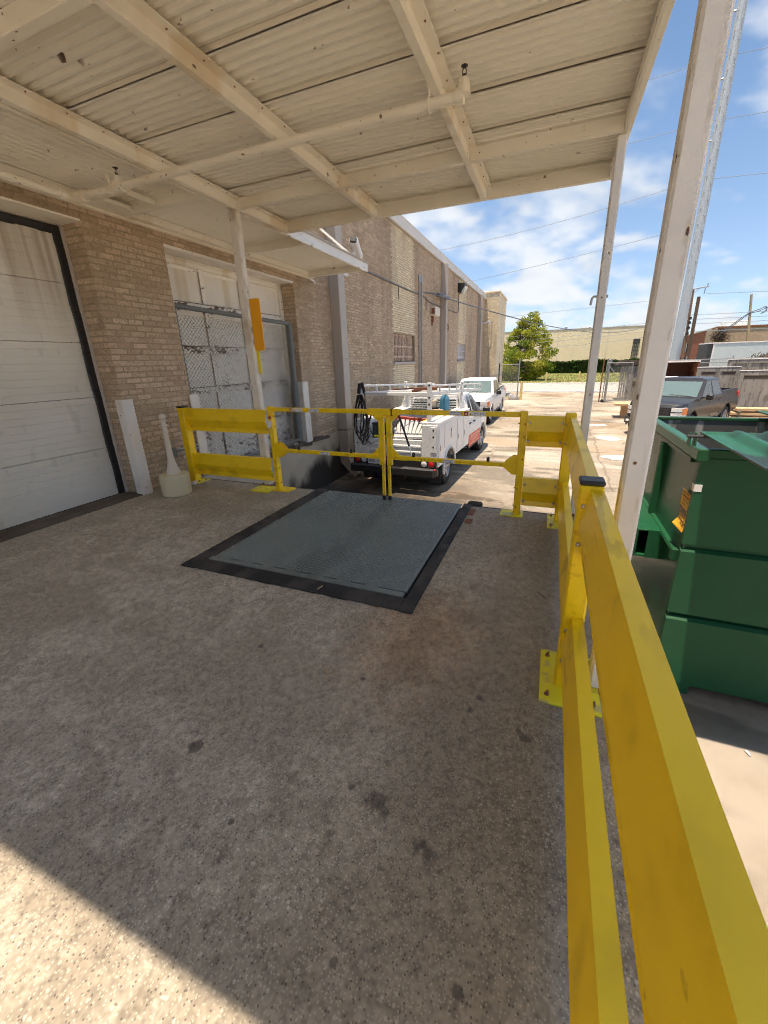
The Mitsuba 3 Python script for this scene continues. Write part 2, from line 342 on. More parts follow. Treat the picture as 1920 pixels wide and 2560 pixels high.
flat("ladder_alu", (0.62, 0.60, 0.57), 0.4, metallic=0.4)
flat("truck_grey", (0.50, 0.51, 0.53), 0.4)
flat("pole_steel", (0.42, 0.46, 0.49), 0.5, metallic=0.25)
flat("line_grey", (0.22, 0.25, 0.30), 0.6)
flat("lug_steel", (0.205, 0.243, 0.238), 0.4)
flat("wire_dark", (0.10, 0.11, 0.14), 0.6)
flat("white_line", (0.72, 0.70, 0.66), 0.8)
flat("bollard_yellow", (0.66, 0.52, 0.22), 0.7)
flat("tan_wood", (0.36, 0.28, 0.17), 0.85)
flat("far_white", (0.62, 0.68, 0.66), 0.6)
flat("trailer_paint", (0.50, 0.56, 0.56), 0.5)
flat("window_bars", (0.62, 0.46, 0.35), 0.6)
flat("bars_white", (0.68, 0.66, 0.66), 0.6)
flat("rust_brown", (0.20, 0.085, 0.045), 0.8)
flat("brown_pane", (0.115, 0.06, 0.038), 0.5)
flat("paper_yellow", (0.75, 0.40, 0.03), 0.6)
flat("white_board", (0.72, 0.70, 0.68), 0.7)
# ------------------------------------------------------------------ helpers
USED = {}


def num(key):
    if key not in USED:
        USED[key] = 0
        return key
    USED[key] += 1
    return "%s_%03d" % (key, USED[key])


def add(name, mesh, mat, parent=None, smooth=False, **lab):
    """One entry of the scene: a thing, or a part of parent."""
    key = num((parent + "__" if parent else "") + name)
    if isinstance(mesh, M):
        mesh = mesh.tm()
    scene[key] = mikit.ply(mesh, "mat_" + mat, smooth=smooth)
    if lab:
        labels[key] = lab
    return key


def thing(name, label, cat, group=None):
    key = num(name)
    labels[key] = {"label": label, "category": cat}
    if group:
        labels[key]["group"] = group
    return key


def tag(label, cat, group=None):
    d = {"label": label, "category": cat}
    if group:
        d["group"] = group
    return d


def rotz(a):
    c, s = math.cos(a), math.sin(a)
    return np.array([[c, -s, 0], [s, c, 0], [0, 0, 1.0]])


def rotx(a):
    c, s = math.cos(a), math.sin(a)
    return np.array([[1, 0, 0], [0, c, -s], [0, s, c]])


def roty(a):
    c, s = math.cos(a), math.sin(a)
    return np.array([[c, 0, s], [0, 1, 0], [-s, 0, c]])


_s = [(-1, -1, -1), (1, -1, -1), (1, 1, -1), (-1, 1, -1), (-1, -1, 1), (1, -1, 1), (1, 1, 1), (-1, 1, 1)]
BOXV = np.array(_s, float)
BOXF = np.array([[0, 2, 1], [0, 3, 2], [4, 5, 6], [4, 6, 7], [0, 1, 5], [0, 5, 4], [1, 2, 6], [1, 6, 5], [2, 3, 7], [2, 7, 6], [3, 0, 4], [3, 4, 7]])
CHS = np.array([[s[0], s[1], s[2], k] for s in _s for k in range(3)], float)     # 24 corners of a chamfered box


def _chf():
    h, c = np.array([1.0, 1.1, 1.2]), 0.2
    v = np.array([[s[j] * (h[j] - (0 if j == k else c)) for j in range(3)] for *s, k in CHS])
    return trimesh.convex.convex_hull(v), v


_hull, _v0 = _chf()
CHF = np.array([[int(np.argmin(((_v0 - q) ** 2).sum(1))) for q in _hull.vertices[f]] for f in _hull.faces])


class M:
    """Collects pieces into one mesh."""

    def __init__(self):
        self.v, self.f, self.n = [], [], 0

    def put(self, v, f):
        v = np.asarray(v, float)
        self.v.append(v)
        self.f.append(np.asarray(f, int) + self.n)
        self.n += len(v)
        return self

    def add(self, mesh):
        if hasattr(mesh, "to_mesh"):
            t = mesh.to_mesh()
            return self.put(t.vert_properties[:, :3], t.tri_verts)
        if isinstance(mesh, M):
            mesh = mesh.tm()
        return self.put(mesh.vertices, mesh.faces)

    def cbox(self, ctr, size, R=None, c=0.0):
        h = np.asarray(size, float) / 2
        if c:
            c = min(c, 0.45 * h.min() * 2)
            v = np.empty((24, 3))
            for i, (a, b, d, k) in enumerate(CHS):
                e = h - c
                e[int(k)] = h[int(k)]
                v[i] = (a * e[0], b * e[1], d * e[2])
            f = CHF
        else:
            v, f = BOXV * h, BOXF
        if R is not None:
            v = v @ np.asarray(R).T
        return self.put(v + np.asarray(ctr, float), f)

    def box(self, x0, x1, y0, y1, z0, z1, c=0.0):
        return self.cbox(((x0 + x1) / 2, (y0 + y1) / 2, (z0 + z1) / 2), (abs(x1 - x0), abs(y1 - y0), abs(z1 - z0)), None, c)

    def bar(self, a, b, w, h, c=0.0, up=(0, 0, 1)):
        a, b = np.asarray(a, float), np.asarray(b, float)
        d = b - a
        L = np.linalg.norm(d)
        d = d / L
        s = np.cross(d, up)
        if np.linalg.norm(s) < 1e-6:
            s = np.cross(d, (1, 0, 0))
        s /= np.linalg.norm(s)
        return self.cbox((a + b) / 2, (w, L, h), np.stack([s, d, np.cross(s, d)], 1), c)

    def tube(self, pts, r, n=8, caps=True):
        p = np.asarray(pts, float)
        t = np.gradient(p, axis=0) if len(p) > 2 else np.repeat([p[1] - p[0]], 2, 0)
        t = t / np.linalg.norm(t, axis=1, keepdims=True)
        ref = np.array([0, 0, 1.0]) if abs(t[0][2]) < 0.9 else np.array([1.0, 0, 0])
        r = np.broadcast_to(np.asarray(r, float), (len(p),))
        rings, a = [], None
        ang = np.arange(n) * 2 * np.pi / n
        for i in range(len(p)):
            a = np.cross(t[i], ref) if a is None else a - t[i] * (a @ t[i])
            a = a / np.linalg.norm(a)
            b = np.cross(t[i], a)
            rings.append(p[i] + r[i] * (np.cos(ang)[:, None] * a + np.sin(ang)[:, None] * b))
        v = np.vstack(rings)
        f = []
        for i in range(len(p) - 1):
            for j in range(n):
                A, B, C, D = i * n + j, i * n + (j + 1) % n, (i + 1) * n + (j + 1) % n, (i + 1) * n + j
                f += [[A, B, C], [A, C, D]]
        if caps:
            for i, ccw in ((0, False), (len(p) - 1, True)):
                for j in range(1, n - 1):
                    q = [i * n, i * n + j, i * n + j + 1]
                    f.append(q if ccw else q[::-1])
        return self.put(v, f)

    def prism(self, poly, axis, a0, a1):
        """Extrudes a 2-D outline along an axis: x -> (y, z), y -> (x, z), z -> (x, y)."""
        P = poly if isinstance(poly, Polygon) else Polygon(poly)
        m = trimesh.creation.extrude_polygon(P, abs(a1 - a0), engine="earcut")
        v, f = np.array(m.vertices), np.array(m.faces)
        lo = min(a0, a1)
        if axis == "z":
            w = v + [0, 0, lo]
        elif axis == "x":
            w = np.stack([v[:, 2] + lo, v[:, 0], v[:, 1]], 1)
        else:
            w = np.stack([v[:, 0], v[:, 2] + lo, v[:, 1]], 1)
            f = f[:, ::-1]
        return self.put(w, f)

    def lathe(self, prof, ctr=(0, 0, 0), n=24, R=None):
        prof = np.asarray(prof, float)
        ang = np.arange(n) * 2 * np.pi / n
        v = np.stack([prof[:, 0][:, None] * np.cos(ang), prof[:, 0][:, None] * np.sin(ang), np.repeat(prof[:, 1][:, None], n, 1)], -1).reshape(-1, 3)
        f = []
        for i in range(len(prof) - 1):
            for j in range(n):
                A, B, C, D = i * n + j, i * n + (j + 1) % n, (i + 1) * n + (j + 1) % n, (i + 1) * n + j
                f += [[A, B, C], [A, C, D]]
        if R is not None:
            v = v @ np.asarray(R).T
        return self.put(v + np.asarray(ctr, float), f)

    def xf(self, R, t):
        self.v = [np.vstack(self.v) @ np.asarray(R).T + np.asarray(t, float)]
        self.f = [np.vstack(self.f)]
        return self

    def tm(self):
        return trimesh.Trimesh(np.vstack(self.v), np.vstack(self.f), process=False)


class Local:
    """Adds parts given in a thing's own frame (x right, y forward, z up from its ground)."""

    def __init__(self, key, org, yaw):
        self.key, self.R, self.t = key, rotz(yaw), np.asarray(org, float)

    def add(self, name, m, mat, parent=None, smooth=False, **lab):
        if not isinstance(m, M):
            m = M().add(m)
        return add(name, m.xf(self.R, self.t), mat, parent or self.key, smooth, **lab)


def box(*a, c=0.0):
    return M().box(*a, c=c)


def man(m):
    """M or trimesh -> manifold3d."""
    t = m.tm() if isinstance(m, M) else m
    t = trimesh.Trimesh(t.vertices, t.faces, process=True)
    return m3.Manifold(m3.Mesh(np.asarray(t.vertices, np.float32), np.asarray(t.faces, np.uint32)))


def text_on(txt, height, org, ex, ey, bold=False, depth=0.0015):
    """Lettering as a mesh: starts at org, reads along ex, upright along ey."""
    t = meshkit.text_mesh(txt, height, depth, bold)
    ex, ey = np.asarray(ex, float), np.asarray(ey, float)
    R = np.stack([ex, ey, np.cross(ex, ey)], 1)
    return M().put(np.asarray(t.vertices) @ R.T + np.asarray(org, float), t.faces)


def chain_link(org, eu, ev, W, H, s, r):
    """Diamond mesh W x H in the plane of eu, ev: two sets of diagonal wires."""
    m = M()
    o, eu, ev = (np.asarray(q, float) for q in (org, eu, ev))
    nrm = np.cross(eu, ev)
    k = s * math.sqrt(2)
    for sgn in (1, -1):
        c0 = -H if sgn > 0 else 0
        a = c0
        while a < (W if sgn > 0 else W + H):
            u0, u1 = a, a + sgn * H
            v0, v1 = 0.0, H
            ts = []
            for u in (0, W):
                ts.append((u - u0) / (u1 - u0))
            lo, hi = max(0, min(ts)), min(1, max(ts))
            if hi - lo > 1e-3:
                p = o + eu * (u0 + (u1 - u0) * lo) + ev * (H * lo) + nrm * (0.6 * r * sgn)
                q = o + eu * (u0 + (u1 - u0) * hi) + ev * (H * hi) + nrm * (0.6 * r * sgn)
                m.tube([p, q], r, 4, False)
            a += k
    return m
# ------------------------------------------------------------------ the setting: ground, yard, road, lawn, dock
def struct(name, mesh, mat, **k):
    return add(name, mesh, mat, kind="structure", **k)


def sheet(x0, x1, y0, y1, z):
    return M().put([(x0, y0, z), (x1, y0, z), (x1, y1, z), (x0, y1, z)], [[0, 1, 2], [0, 2, 3]])


struct("ground", sheet(-900, 900, -300, 2200, G - 0.012), "dirt_ground")
struct("yard", sheet(-5.2, 60, -60, 34.5, G), "yard_concrete")
struct("road", sheet(-200, 200, 34.5, 50.5, G - 0.004), "road_asphalt")
struct("apron", M().put([(-2.0, 31.5, G + .004), (9, 31.5, G + .004), (12, 38.6, G + .004), (-3.6, 38.6, G + .004)], [[0, 1, 2], [0, 2, 3]]), "yard_concrete")
lm = M()
for x0 in np.arange(-60, 60, 8.0):
    lm.add(sheet(x0, x0 + 8.0, 37.9, 38.08, G + 0.008 if -4 < x0 < 13 else G + 0.003))
struct("road_marking", lm, "white_line")
struct("kerb", M().box(-60, 60, 38.3, 38.5, G - .2, G + .09, .02), "white_board")
struct("kerb", M().box(-200, 200, 50.5, 50.7, G - 0.3, G + 0.10, 0.02), "white_board")
gx, gy = np.meshgrid(np.linspace(-120, 120, 61), np.linspace(50.7, 110, 31))
gz = G + 0.09 + 0.02 * (gy - 50.7) * 0.35
lawn_v = np.stack([gx, gy, gz], -1).reshape(-1, 3)
ii = np.arange(30)[:, None] * 61 + np.arange(60)[None]
lawn_f = np.concatenate([np.stack([ii, ii + 1, ii + 62], -1).reshape(-1, 3), np.stack([ii, ii + 62, ii + 61], -1).reshape(-1, 3)])
struct("lawn", M().put(lawn_v, lawn_f), "grass_ground")
struct("lawn", sheet(-5.2, -2.35, 32.6, 34.4, G + 0.012), "grass_ground")
for k, (x, y, w, l, a) in enumerate([(1.98, 19.4, 0.62, 0.5, 0.25), (2.10, 16.2, 0.62, 0.8, 0.3), (2.0, 13.0, 0.9, 0.45, 0.1)]):
    p = M()
    for j in range(3):
        pts = [(math.cos(t) * w / 2 * (0.7 + 0.5 * rng.random()), math.sin(t) * l / 2 * (0.7 + 0.5 * rng.random()), 0) for t in np.linspace(0, 6.283, 15)[:-1]]
        c = np.array([rng.uniform(-.15, .15), rng.uniform(-.1, .1), 0.004 + 0.001 * j])
        p.put(np.array([(0, 0, 0)] + pts) + c, [[0, i + 1, (i + 1) % 14 + 1] for i in range(14)])
    struct("pavement_marking", p.xf(rotz(a), (x, y, G)), "white_line")

# the dock: a slab with the pit of the leveler cut out of it
PX0, PX1, PY0, PY1 = -2.645, -0.825, 2.285, 4.33        # leveler pit
d = M()
d.box(-4.95, PX0, -9, 4.30, G - .2, 0).box(PX1, 0.43, -9, 4.30, G - .2, 0).box(PX0, PX1, -9, PY0, G - .2, 0).box(PX0, PX1, PY0, 4.10, G - .2, -0.30)
struct("dock_floor", d, "dock_concrete")
e = M().box(-4.93, -2.80, 4.302, 4.345, -0.14, -0.002, 0.012).box(-0.74, 0.425, 4.302, 4.345, -0.14, -0.002, 0.012)
add("edge_angle", e, "dark_grey", "dock_floor")
add("dock_bumper", M().box(-0.79, -0.62, 4.347, 4.44, -0.32, 0.025, 0.02), "rubber", "dock_floor", label="black laminated rubber bumper on the dock edge right of the plate")

for nm, lab, cat, c, sz, a, mt in (("paper_scrap", "crumpled paper scrap on the floor at the foot of the left guard rail post", "paper", (-4.66, 4.02, .022), (.07, .09, .04), .5, "sticker_white"),
                              ("wood_chip", "small pale chip lying on the black rubber seal in front of the plate", "chip", (-1.47, 2.19, .016), (.012, .05, .006), -.4, "tan_wood"),
                              ("twig", "thin dark twig on the dock floor left of the long guard rail", "twig", (.085, 2.62, .004), (.006, .10, .005), .8, "bark"),
                              ("dead_leaf", "dry brown leaf on the dock floor in front of the dock plate", "leaf", (-1.0, 1.48, .004), (.022, .045, .004), 1.0, "tan_wood")):
    add(nm, M().cbox(c, sz, rotz(a) @ rotx(.15), min(sz) * .3), mt, **tag(lab, cat))

# ------------------------------------------------------------------ dock leveler plate with its rubber seals
lv = thing("dock_leveler", "blue grey steel diamond plate dock leveler set in the dock floor", "dock leveler")
pl = add("plate", M().box(-2.62, -0.845, 2.36, 4.33, -0.012, 0.006, 0.002), "plate_paint", lv)
tr = M()
lug_v = np.array([(-1, 0, 0), (0, -.22, 0), (1, 0, 0), (0, .22, 0), (-.55, 0, 1), (.55, 0, 1)])
lug_f = np.array([(0, 1, 4), (1, 5, 4), (1, 2, 5), (2, 3, 5), (3, 4, 5), (3, 0, 4)])
vs, fs, n0 = [], [], 0
for i, x in enumerate(np.arange(-2.60, -0.86, 0.033)):
    for j, y in enumerate(np.arange(2.38, 4.31, 0.033)):
        a = math.pi / 4 if (i + j) % 2 else -math.pi / 4
        vs.append((lug_v * [0.0175, 0.019, 0.0048]) @ rotz(a).T + [x, y, 0.0058])
        fs.append(lug_f + n0)
        n0 += 6
add("tread_lugs", M().put(np.vstack(vs), np.vstack(fs)), "lug_steel", lv, kind="stuff")
hb = add("hinge_bar", M().box(-2.66, -0.85, 2.285, 2.345, -0.02, 0.012, 0.006), "plate_paint", lv)
k = 0
for x0 in np.arange(-2.60, -0.95, 0.237):
    w = 0.118 if k % 2 else 0.115
    add("hinge_knuckle", M().box(x0, x0 + w, 2.338, 2.372 if k % 2 == 0 else 2.364, -0.02, 0.010, 0.004), "plate_paint", lv)
    k += 1
pit = M().box(-2.645, -0.825, 2.30, 4.33, -0.29, -0.045)
add("frame", pit, "dark_grey", lv)
for nm, (x0, x1, y0, y1) in {"a": (-2.80, -2.648, 2.12, 4.36), "b": (-0.822, -0.725, 2.12, 4.34), "c": (-2.646, -0.824, 2.12, 2.278)}.items():
    g = M()
    nseg = 14
    for q in range(nseg):
        if nm != "c":
            g.box(x0, x1, y0 + (y1 - y0) * q / nseg, y0 + (y1 - y0) * (q + 1) / nseg + 0.001 * (q < nseg - 1), 0.0005, 0.011 + 0.003 * rng.random(), 0.004)
        else:
            g.box(x0 + (x1 - x0) * q / nseg, x0 + (x1 - x0) * (q + 1) / nseg + 0.001 * (q < nseg - 1), y0 + 0.01 * rng.random(), y1, 0.0005, 0.011 + 0.003 * rng.random(), 0.004)
    add("rubber_seal", g, "rubber", lv)
add("weld_strip", M().box(-0.735, -0.66, 4.02, 4.2, 0.0005, 0.008, 0.003).box(-0.71, -0.64, 3.78, 3.9, 0.0005, 0.007, 0.003), "rust_brown", "dock_floor")
# ------------------------------------------------------------------ the long brick building on the left
bb = thing("brick_building", "long tan brick building with two dock doors and pale brick window bays", "building")
WX, YE = -4.95, 31.3
D1, D2 = (0.45, 3.46, -0.001, 3.165), (4.50, 7.45, -0.03, 3.165)
W1, W2 = (12.92, 15.16, 1.60, 2.50), (22.66, 24.75, 1.58, 2.46)
openings = [D1, D2, W1, W2]
core = sbox(-9, -0.03, YE, 5.72).difference(unary_union([sbox(a, z0 - (0.5 if z0 < 0 else 0), b, z1) for a, b, z0, z1 in openings]))
wall = add("wall", M().prism(core, "x", -5.60, WX - 0.0065), "mortar", bb)
bays = [(12.92, 15.16), (22.66, 24.75)]


def minus(iv, cut):
    out = []
    for a, b in iv:
        if cut[1] <= a or cut[0] >= b:
            out.append((a, b))
        else:
            if cut[0] > a:
                out.append((a, cut[0]))
            if cut[1] < b:
                out.append((cut[1], b))
    return out


near, field, lightf = [], M(), M()
FR = np.array([[0, 1, 2], [0, 2, 3], [4, 0, 3], [4, 3, 7], [1, 5, 6], [1, 6, 2], [3, 2, 6], [3, 6, 7], [4, 5, 1], [4, 1, 0]])


def brick_x(y0, y1, z0, z1, out):
    c = 0.003
    xf, xb = WX + out, WX - 0.008
    return np.array([(xf, y0 + c, z0 + c), (xf, y1 - c, z0 + c), (xf, y1 - c, z1 - c), (xf, y0 + c, z1 - c), (xb, y0, z0), (xb, y1, z0), (xb, y1, z1), (xb, y0, z1)])


for k in range(-44, 39):
    z0 = ROW0 + k * ROWH
    z1 = z0 + 0.0605
    z0 += 0.004
    if z1 > 5.62 or z0 < -0.03:
        continue
    iv = [(-0.6, YE)]
    for a, b, o0, o1 in openings:
        if z1 > o0 + 0.01 and z0 < o1 - 0.004:
            iv = minus(iv, (a, b))
    off = 0.1 if k % 2 else 0.0
    for c in range(-21, 141):
        a = 3.46 - off + c * BL + 0.004
        b = a + BL - 0.008
        for p, q in iv:
            u, v = max(a, p), min(b, q)
            if v - u < 0.02:
                continue
            q8 = brick_x(u, v, z0, z1, rng.uniform(-0.001, 0.0022))
            mid = q8[:4].mean(0)
            bay = any(s <= mid[1] <= t for s, t in bays)
            near.append((np.linalg.norm(mid - EYE) + (50 if (mid[2] > 3.32 and mid[1] < 5) or bay or mid[1] < 3.4 else 0), q8, bay))
near.sort(key=lambda t: t[0])


def reveal_bricks(y, x0, x1, ztop):
    """Bricks that face -y on the jamb at y, from x0 to x1."""
    out = []
    for k in range(-43, 3):
        z0 = ROW0 + k * ROWH
        z1 = z0 + 0.0605
        z0 += 0.004
        if z0 < 0 or z1 > ztop:
            continue
        cuts = [x0, x0 + (0.13 if k % 2 else 0.23), x1]
        for a, b in zip(cuts[:-1], cuts[1:]):
            a, b = a + 0.004, b - (0.0 if b == x1 else 0.004)
            c, f, g = 0.003, y - 0.006 - rng.uniform(0, 0.002), y + 0.004
            out.append(np.array([(a + c, f, z0 + c), (b - c, f, z0 + c), (b - c, f, z1 - c), (a + c, f, z1 - c), (a, g, z0), (b, g, z0), (b, g, z1), (a, g, z1)]))
    return out


jamb = reveal_bricks(D1[1], -5.26, WX - 0.002, 3.165)
indiv = [(np.linalg.norm(q.mean(0) - EYE) - 0.3, q, False) for q in jamb] + near
indiv.sort(key=lambda t: t[0])
for _, q, _b in indiv[:300]:
    add("brick", M().put(q, FR), "brick", wall)
for _, q, bay in indiv[300:]:
    (lightf if bay else field).put(q, FR)
for q in reveal_bricks(D2[1], -5.24, WX - 0.002, 3.165) + reveal_bricks(W1[1], -5.12, WX - .002, 9) * 0:
    field.put(q, FR)
add("brick_field", field, "brick", wall, kind="stuff")
add("light_brick_bay", lightf, "brick_light", wall, kind="stuff", label="bays of paler yellow brick above and below the barred windows")
add("base", M().box(-5.6, -4.948, 4.36, YE, G - .2, -0.034, 0.01), "stained_concrete", bb, label="stained concrete base of the wall below the second door")
lg = M()                                                       # broken timber on the sill edge
for i, y in enumerate(np.linspace(5.7, 8.0, 9)):
    lg.bar((-4.955 + 0.03 * math.sin(i * 2.1), y, -0.05 + 0.02 * math.sin(i * 3)), (-4.93 + 0.03 * math.sin(i * 1.3 + 1), y + 0.36, -0.035 - 0.02 * (i % 3)), 0.05 + 0.02 * (i % 3), 0.07 + 0.03 * (i % 2), 0.012)
add("broken_timber", lg, "dark_wood", bb, label="splintered dark timber along the sill of the old door")
add("sill", M().box(-5.6, -4.952, 4.505, 7.445, -0.2, -0.02, 0.01), "stained_concrete", bb)
add("roof", M().box(-25, -5.0, -9, YE, 5.72, 5.80), "fascia_metal", bb)
add("roof_fascia", M().box(-5.2, -4.86, -9, YE + .12, 5.63, 5.92, 0.015).box(-5.2, -4.845, -9, YE + .12, 5.90, 5.95, 0.01), "fascia_metal", bb)
add("soffit", M().box(-5.0, -4.89, -9, YE, 5.60, 5.628), "trim_beige", bb)
for i, y in enumerate((8.87, 18.92, 28.55)):
    m = M().box(-4.952, -4.70, y, y + 0.31, 0.0, 5.6, 0.012).box(-4.952, -4.69, y - .01, y + .32, 1.70, 1.73, .004)
    if i == 0:
        m.prism([(-4.95, -0.02), (-4.70, -0.02), (-4.70, -0.75), (-4.45, -1.12), (-4.55, -1.24), (-4.95, -0.85)], "y", y + .005, y + .305)
    else:
        m.box(-4.952, -4.70, y, y + .31, G, 0.002)
    add("downspout", m, "trim_beige", bb)

# end pier of the building, lit from the front
pw = add("end_wing", M().box(-9, -3.99, YE + .06, 36, G, 6.02).box(-9, -3.93, YE, 36.05, 6.02, 6.14, 0.02), "brick_light", bb, label="pale brick wing that stands out at the far end of the building")
add("band", M().box(-9, -3.985, YE + .052, 36, 0.3, 0.52), "trim_beige", pw)
pb = M()
for k in range(-60, 52):
    z0 = ROW0 + k * ROWH
    if z0 < G or z0 > 5.95 or 0.23 < z0 < 0.53:
        continue
    for c in range(7):
        a = -4.94 + c * BL + (0.1 if k % 2 else 0) * 1.0
        b = min(a + 0.19, -3.995)
        if b - a > 0.03:
            pb.box(a, b, YE + 0.052, YE + 0.07, z0 + 0.004, z0 + 0.0625)
add("brick_courses", pb, "brick_light", pw, kind="stuff")

# overhead door 1 (white sections with pressed lines)
dr1 = add("overhead_door", M().box(-5.42, -5.33, 0.45, 3.455, 0, 3.16), "dark_grey", bb, label="white sectional overhead door at the left, streaked brown near the top")
for i in range(5):
    z0, H = 0.012 + i * 0.635, 0.629
    prof = [(-5.34, z0)]
    prof += [(-5.30, z0), (-5.30, z0 + 0.02)]
    for j in range(7):
        zc = z0 + 0.079 * (j + 1)
        prof += [(-5.30, zc - 0.004), (-5.3035, zc), (-5.30, zc + 0.004)]
    top = min(z0 + H, 3.11)
    prof = [q for q in prof if q[1] < top - 0.01] + [(-5.30, top), (-5.34, top)]
    add("panel", M().prism(prof, "y", 0.50, 3.40), "door_paint", dr1)
fr = M()
for i in range(14):                                            # weather seal, a little wavy
    z0, z1 = i * 0.225, (i + 1) * 0.225
    w = 0.012 * math.sin(i * 1.7)
    fr.cbox((-5.285, 3.385 + w * 0.4, (z0 + z1) / 2), (0.03, 0.085, 0.232), rotx(-0.02 * math.cos(i * 1.7)), 0.008)
for i in range(14):
    y0 = 0.5 + i * 0.208
    fr.box(-5.30, -5.272, y0, y0 + 0.212, 3.045 + 0.006 * math.sin(i * 2.2), 3.125, 0.006)
add("weather_seal", fr, "black_plastic", dr1)
add("bottom_seal", M().box(-5.34, -5.285, 0.5, 3.40, 0.002, 0.016, 0.004), "black_plastic", dr1)
add("door_frame", M().box(-5.30, -5.262, 3.425, 3.452, 0, 3.13, 0.006).box(-5.285, -5.245, 3.435, 3.456, 0, 3.13, 0.004).box(-5.32, -5.255, 0.45, 3.45, 3.13, 3.155, .006), "trim_beige", dr1)
add("lintel", M().box(-5.40, WX - .004, 0.452, 3.458, 3.145, 3.1648), "cream_paint", bb, label="cream painted underside of the lintel over the white door")
ds = M()
for i in range(12):
    y0 = 0.46 + i * 0.2495
    ds.box(-5.283, -4.955 + 0.01 * rng.random(), y0, y0 + 0.25, -0.004, 0.012 + 0.004 * rng.random(), 0.004)
add("door_threshold", ds, "dark_wood", bb)

# old door 2: peeling panels behind a chain link gate
dr2 = add("old_door", M().box(-5.45, -5.29, 4.52, 7.45, -0.02, 3.13), "old_door_paint", bb, label="old white panelled dock door with dark peeling paint behind the chain link gate")
ys = [4.74, 5.385, 6.25, 7.44]
zs = [0.0, 0.62, 1.24, 1.86, 2.49]
for z in zs:
    add("rail", M().box(-5.295, -5.262, 4.62, 7.44, z - .055, z + .055, 0.008).box(-5.262, -5.257, 4.62, 7.44, z - .004, z + .004), "old_door_paint", dr2)
for y in ys[:3]:
    add("stile", M().box(-5.292, -5.266, y - .045, y + .045, 0, 3.1, 0.006), "old_door_paint", dr2)
for y in ys[1:3]:
    add("seam", M().box(-5.2645, -5.2625, y - .055, y - .043, 0, 3.0), "dark_wood", dr2)
for z in zs[1:]:
    add("seam", M().box(-5.2585, -5.2545, 4.62, 7.44, z + .045, z + .056), "dark_wood", dr2)
for z0, z1 in zip(zs[:-1], zs[1:]):
    for y0, y1 in zip(ys[:-1], ys[1:]):
        add("panel", M().box(-5.30, -5.283, y0 + .05, y1 - .05, z0 + .06, z1 - .06, 0.006), "old_door_paint", dr2)
for y0, y1 in zip(ys[:-1], ys[1:]):
    add("transom_panel", M().box(-5.30, -5.282, y0 + .05, y1 - (.17 if y1 > 7 else .05), 2.56, 2.98, 0.006), "cream_paint", dr2)
add("frame", M().box(-5.29, -5.245, 4.51, 7.445, 3.03, 3.10, .008).box(-5.27, -5.23, 4.51, 7.445, 3.10, 3.125, .004).box(-5.29, -5.235, 7.36, 7.446, 0, 3.03, .008).box(-5.29, -5.235, 4.502, 4.56, 0, 3.03, .008), "cream_paint", dr2)
add("lintel", M().box(-5.45, WX - .004, 4.502, 7.448, 3.128, 3.1648), "white_paint", bb, label="peeling white lintel over the old dock door")

# windows in the light bays
for (a, b, z0, z1), wood in ((W1, True), (W2, False)):
    w = add("window", M().box(-5.25, -5.18, a, b, z0, z1), "brown_pane" if wood else "car_glass", bb)
    add("sill", M().box(-5.2, -4.90, a - .03, b + .03, z0 - .10, z0 - .005, 0.012), "trim_beige", w)
    add("frame", M().box(-5.19, -5.15, a, a + .05, z0, z1).box(-5.19, -5.15, b - .05, b, z0, z1).box(-5.19, -5.15, a, b, z1 - .06, z1), "window_bars" if wood else "bars_white", w)
    nb = 15 if wood else 9
    ye = b - (0.28 if wood else 0.12)
    for i in range(nb):
        y = a + 0.05 + (ye - a - .08) * i / (nb - 1)
        wd = 0.05 if wood and i == 7 else 0.026
        add("bar", M().box(-4.985, -4.96, y - wd / 2, y + wd / 2, z0 + .02, z1 - .01), "window_bars" if wood else "bars_white", w)
    for z in (z0 + .16, z0 + .50):
        add("crossbar", M().box(-4.992, -4.962, a + .03, ye + .03, z - .014, z + .014), "window_bars" if wood else "bars_white", w)
    if not wood:
        add("blind", M().box(-5.178, -5.172, a + .3, b - .3, z0 + .05, z1 - .08), "sticker_white", w)

# conduits, boxes and lamps on the wall
cd = thing("conduit_pair", "pair of thin vertical conduits running up the brick wall right of the large barred window", "conduit")
for y in (15.66, 15.95):
    add("pipe", M().tube([(-4.915, y, G), (-4.915, y, 4.42)], 0.036, 8), "conduit", cd, 40)
    add("coupling", M().tube([(-4.915, y, 4.38), (-4.915, y, 4.62)], 0.05, 8), "galvanised", cd, 40)
hb = thing("wall_vent", "pinkish horn shaped vent box on the brick wall left of the second downspout", "vent box")
add("housing", M().box(-4.95, -4.72, 17.25, 17.95, 3.38, 3.72, 0.02), "pink_cream", hb)
add("opening", M().box(-4.90, -4.76, 17.244, 17.252, 3.44, 3.66), "rust_brown", hb)
add("bracket", M().box(-4.95, -4.87, 17.4, 17.5, 3.15, 3.38).box(-4.95, -4.90, 17.42, 17.48, 3.02, 3.16), "rust_brown", hb)
bl = thing("alarm_bell", "small dark red alarm bell on the brick wall right of the second downspout", "bell")
add("gong", M().lathe([(0, .09), (.07, .085), (.14, .05), (.15, 0), (0, 0)], (-4.93, 20.05, 3.12), 20, roty(math.pi / 2)), "rust_brown", bl, 40)
add("backbox", M().box(-4.95, -4.925, 19.95, 20.15, 3.02, 3.22, .008), "rust_brown", bl)
wl = thing("wall_lamp", "dark wall lamp with a pale lens high under the eave of the brick building", "wall lamp")
add("housing", M().prism([(-4.95, 4.92), (-4.95, 5.34), (-4.60, 5.34), (-4.60, 5.20), (-4.78, 4.92)], "y", 22.3, 22.85), "black_plastic", wl)
add("lens", M().prism([(-4.60, 5.19), (-4.775, 4.92), (-4.66, 4.90), (-4.52, 5.17)], "y", 22.34, 22.81), "lamp_lens", wl)
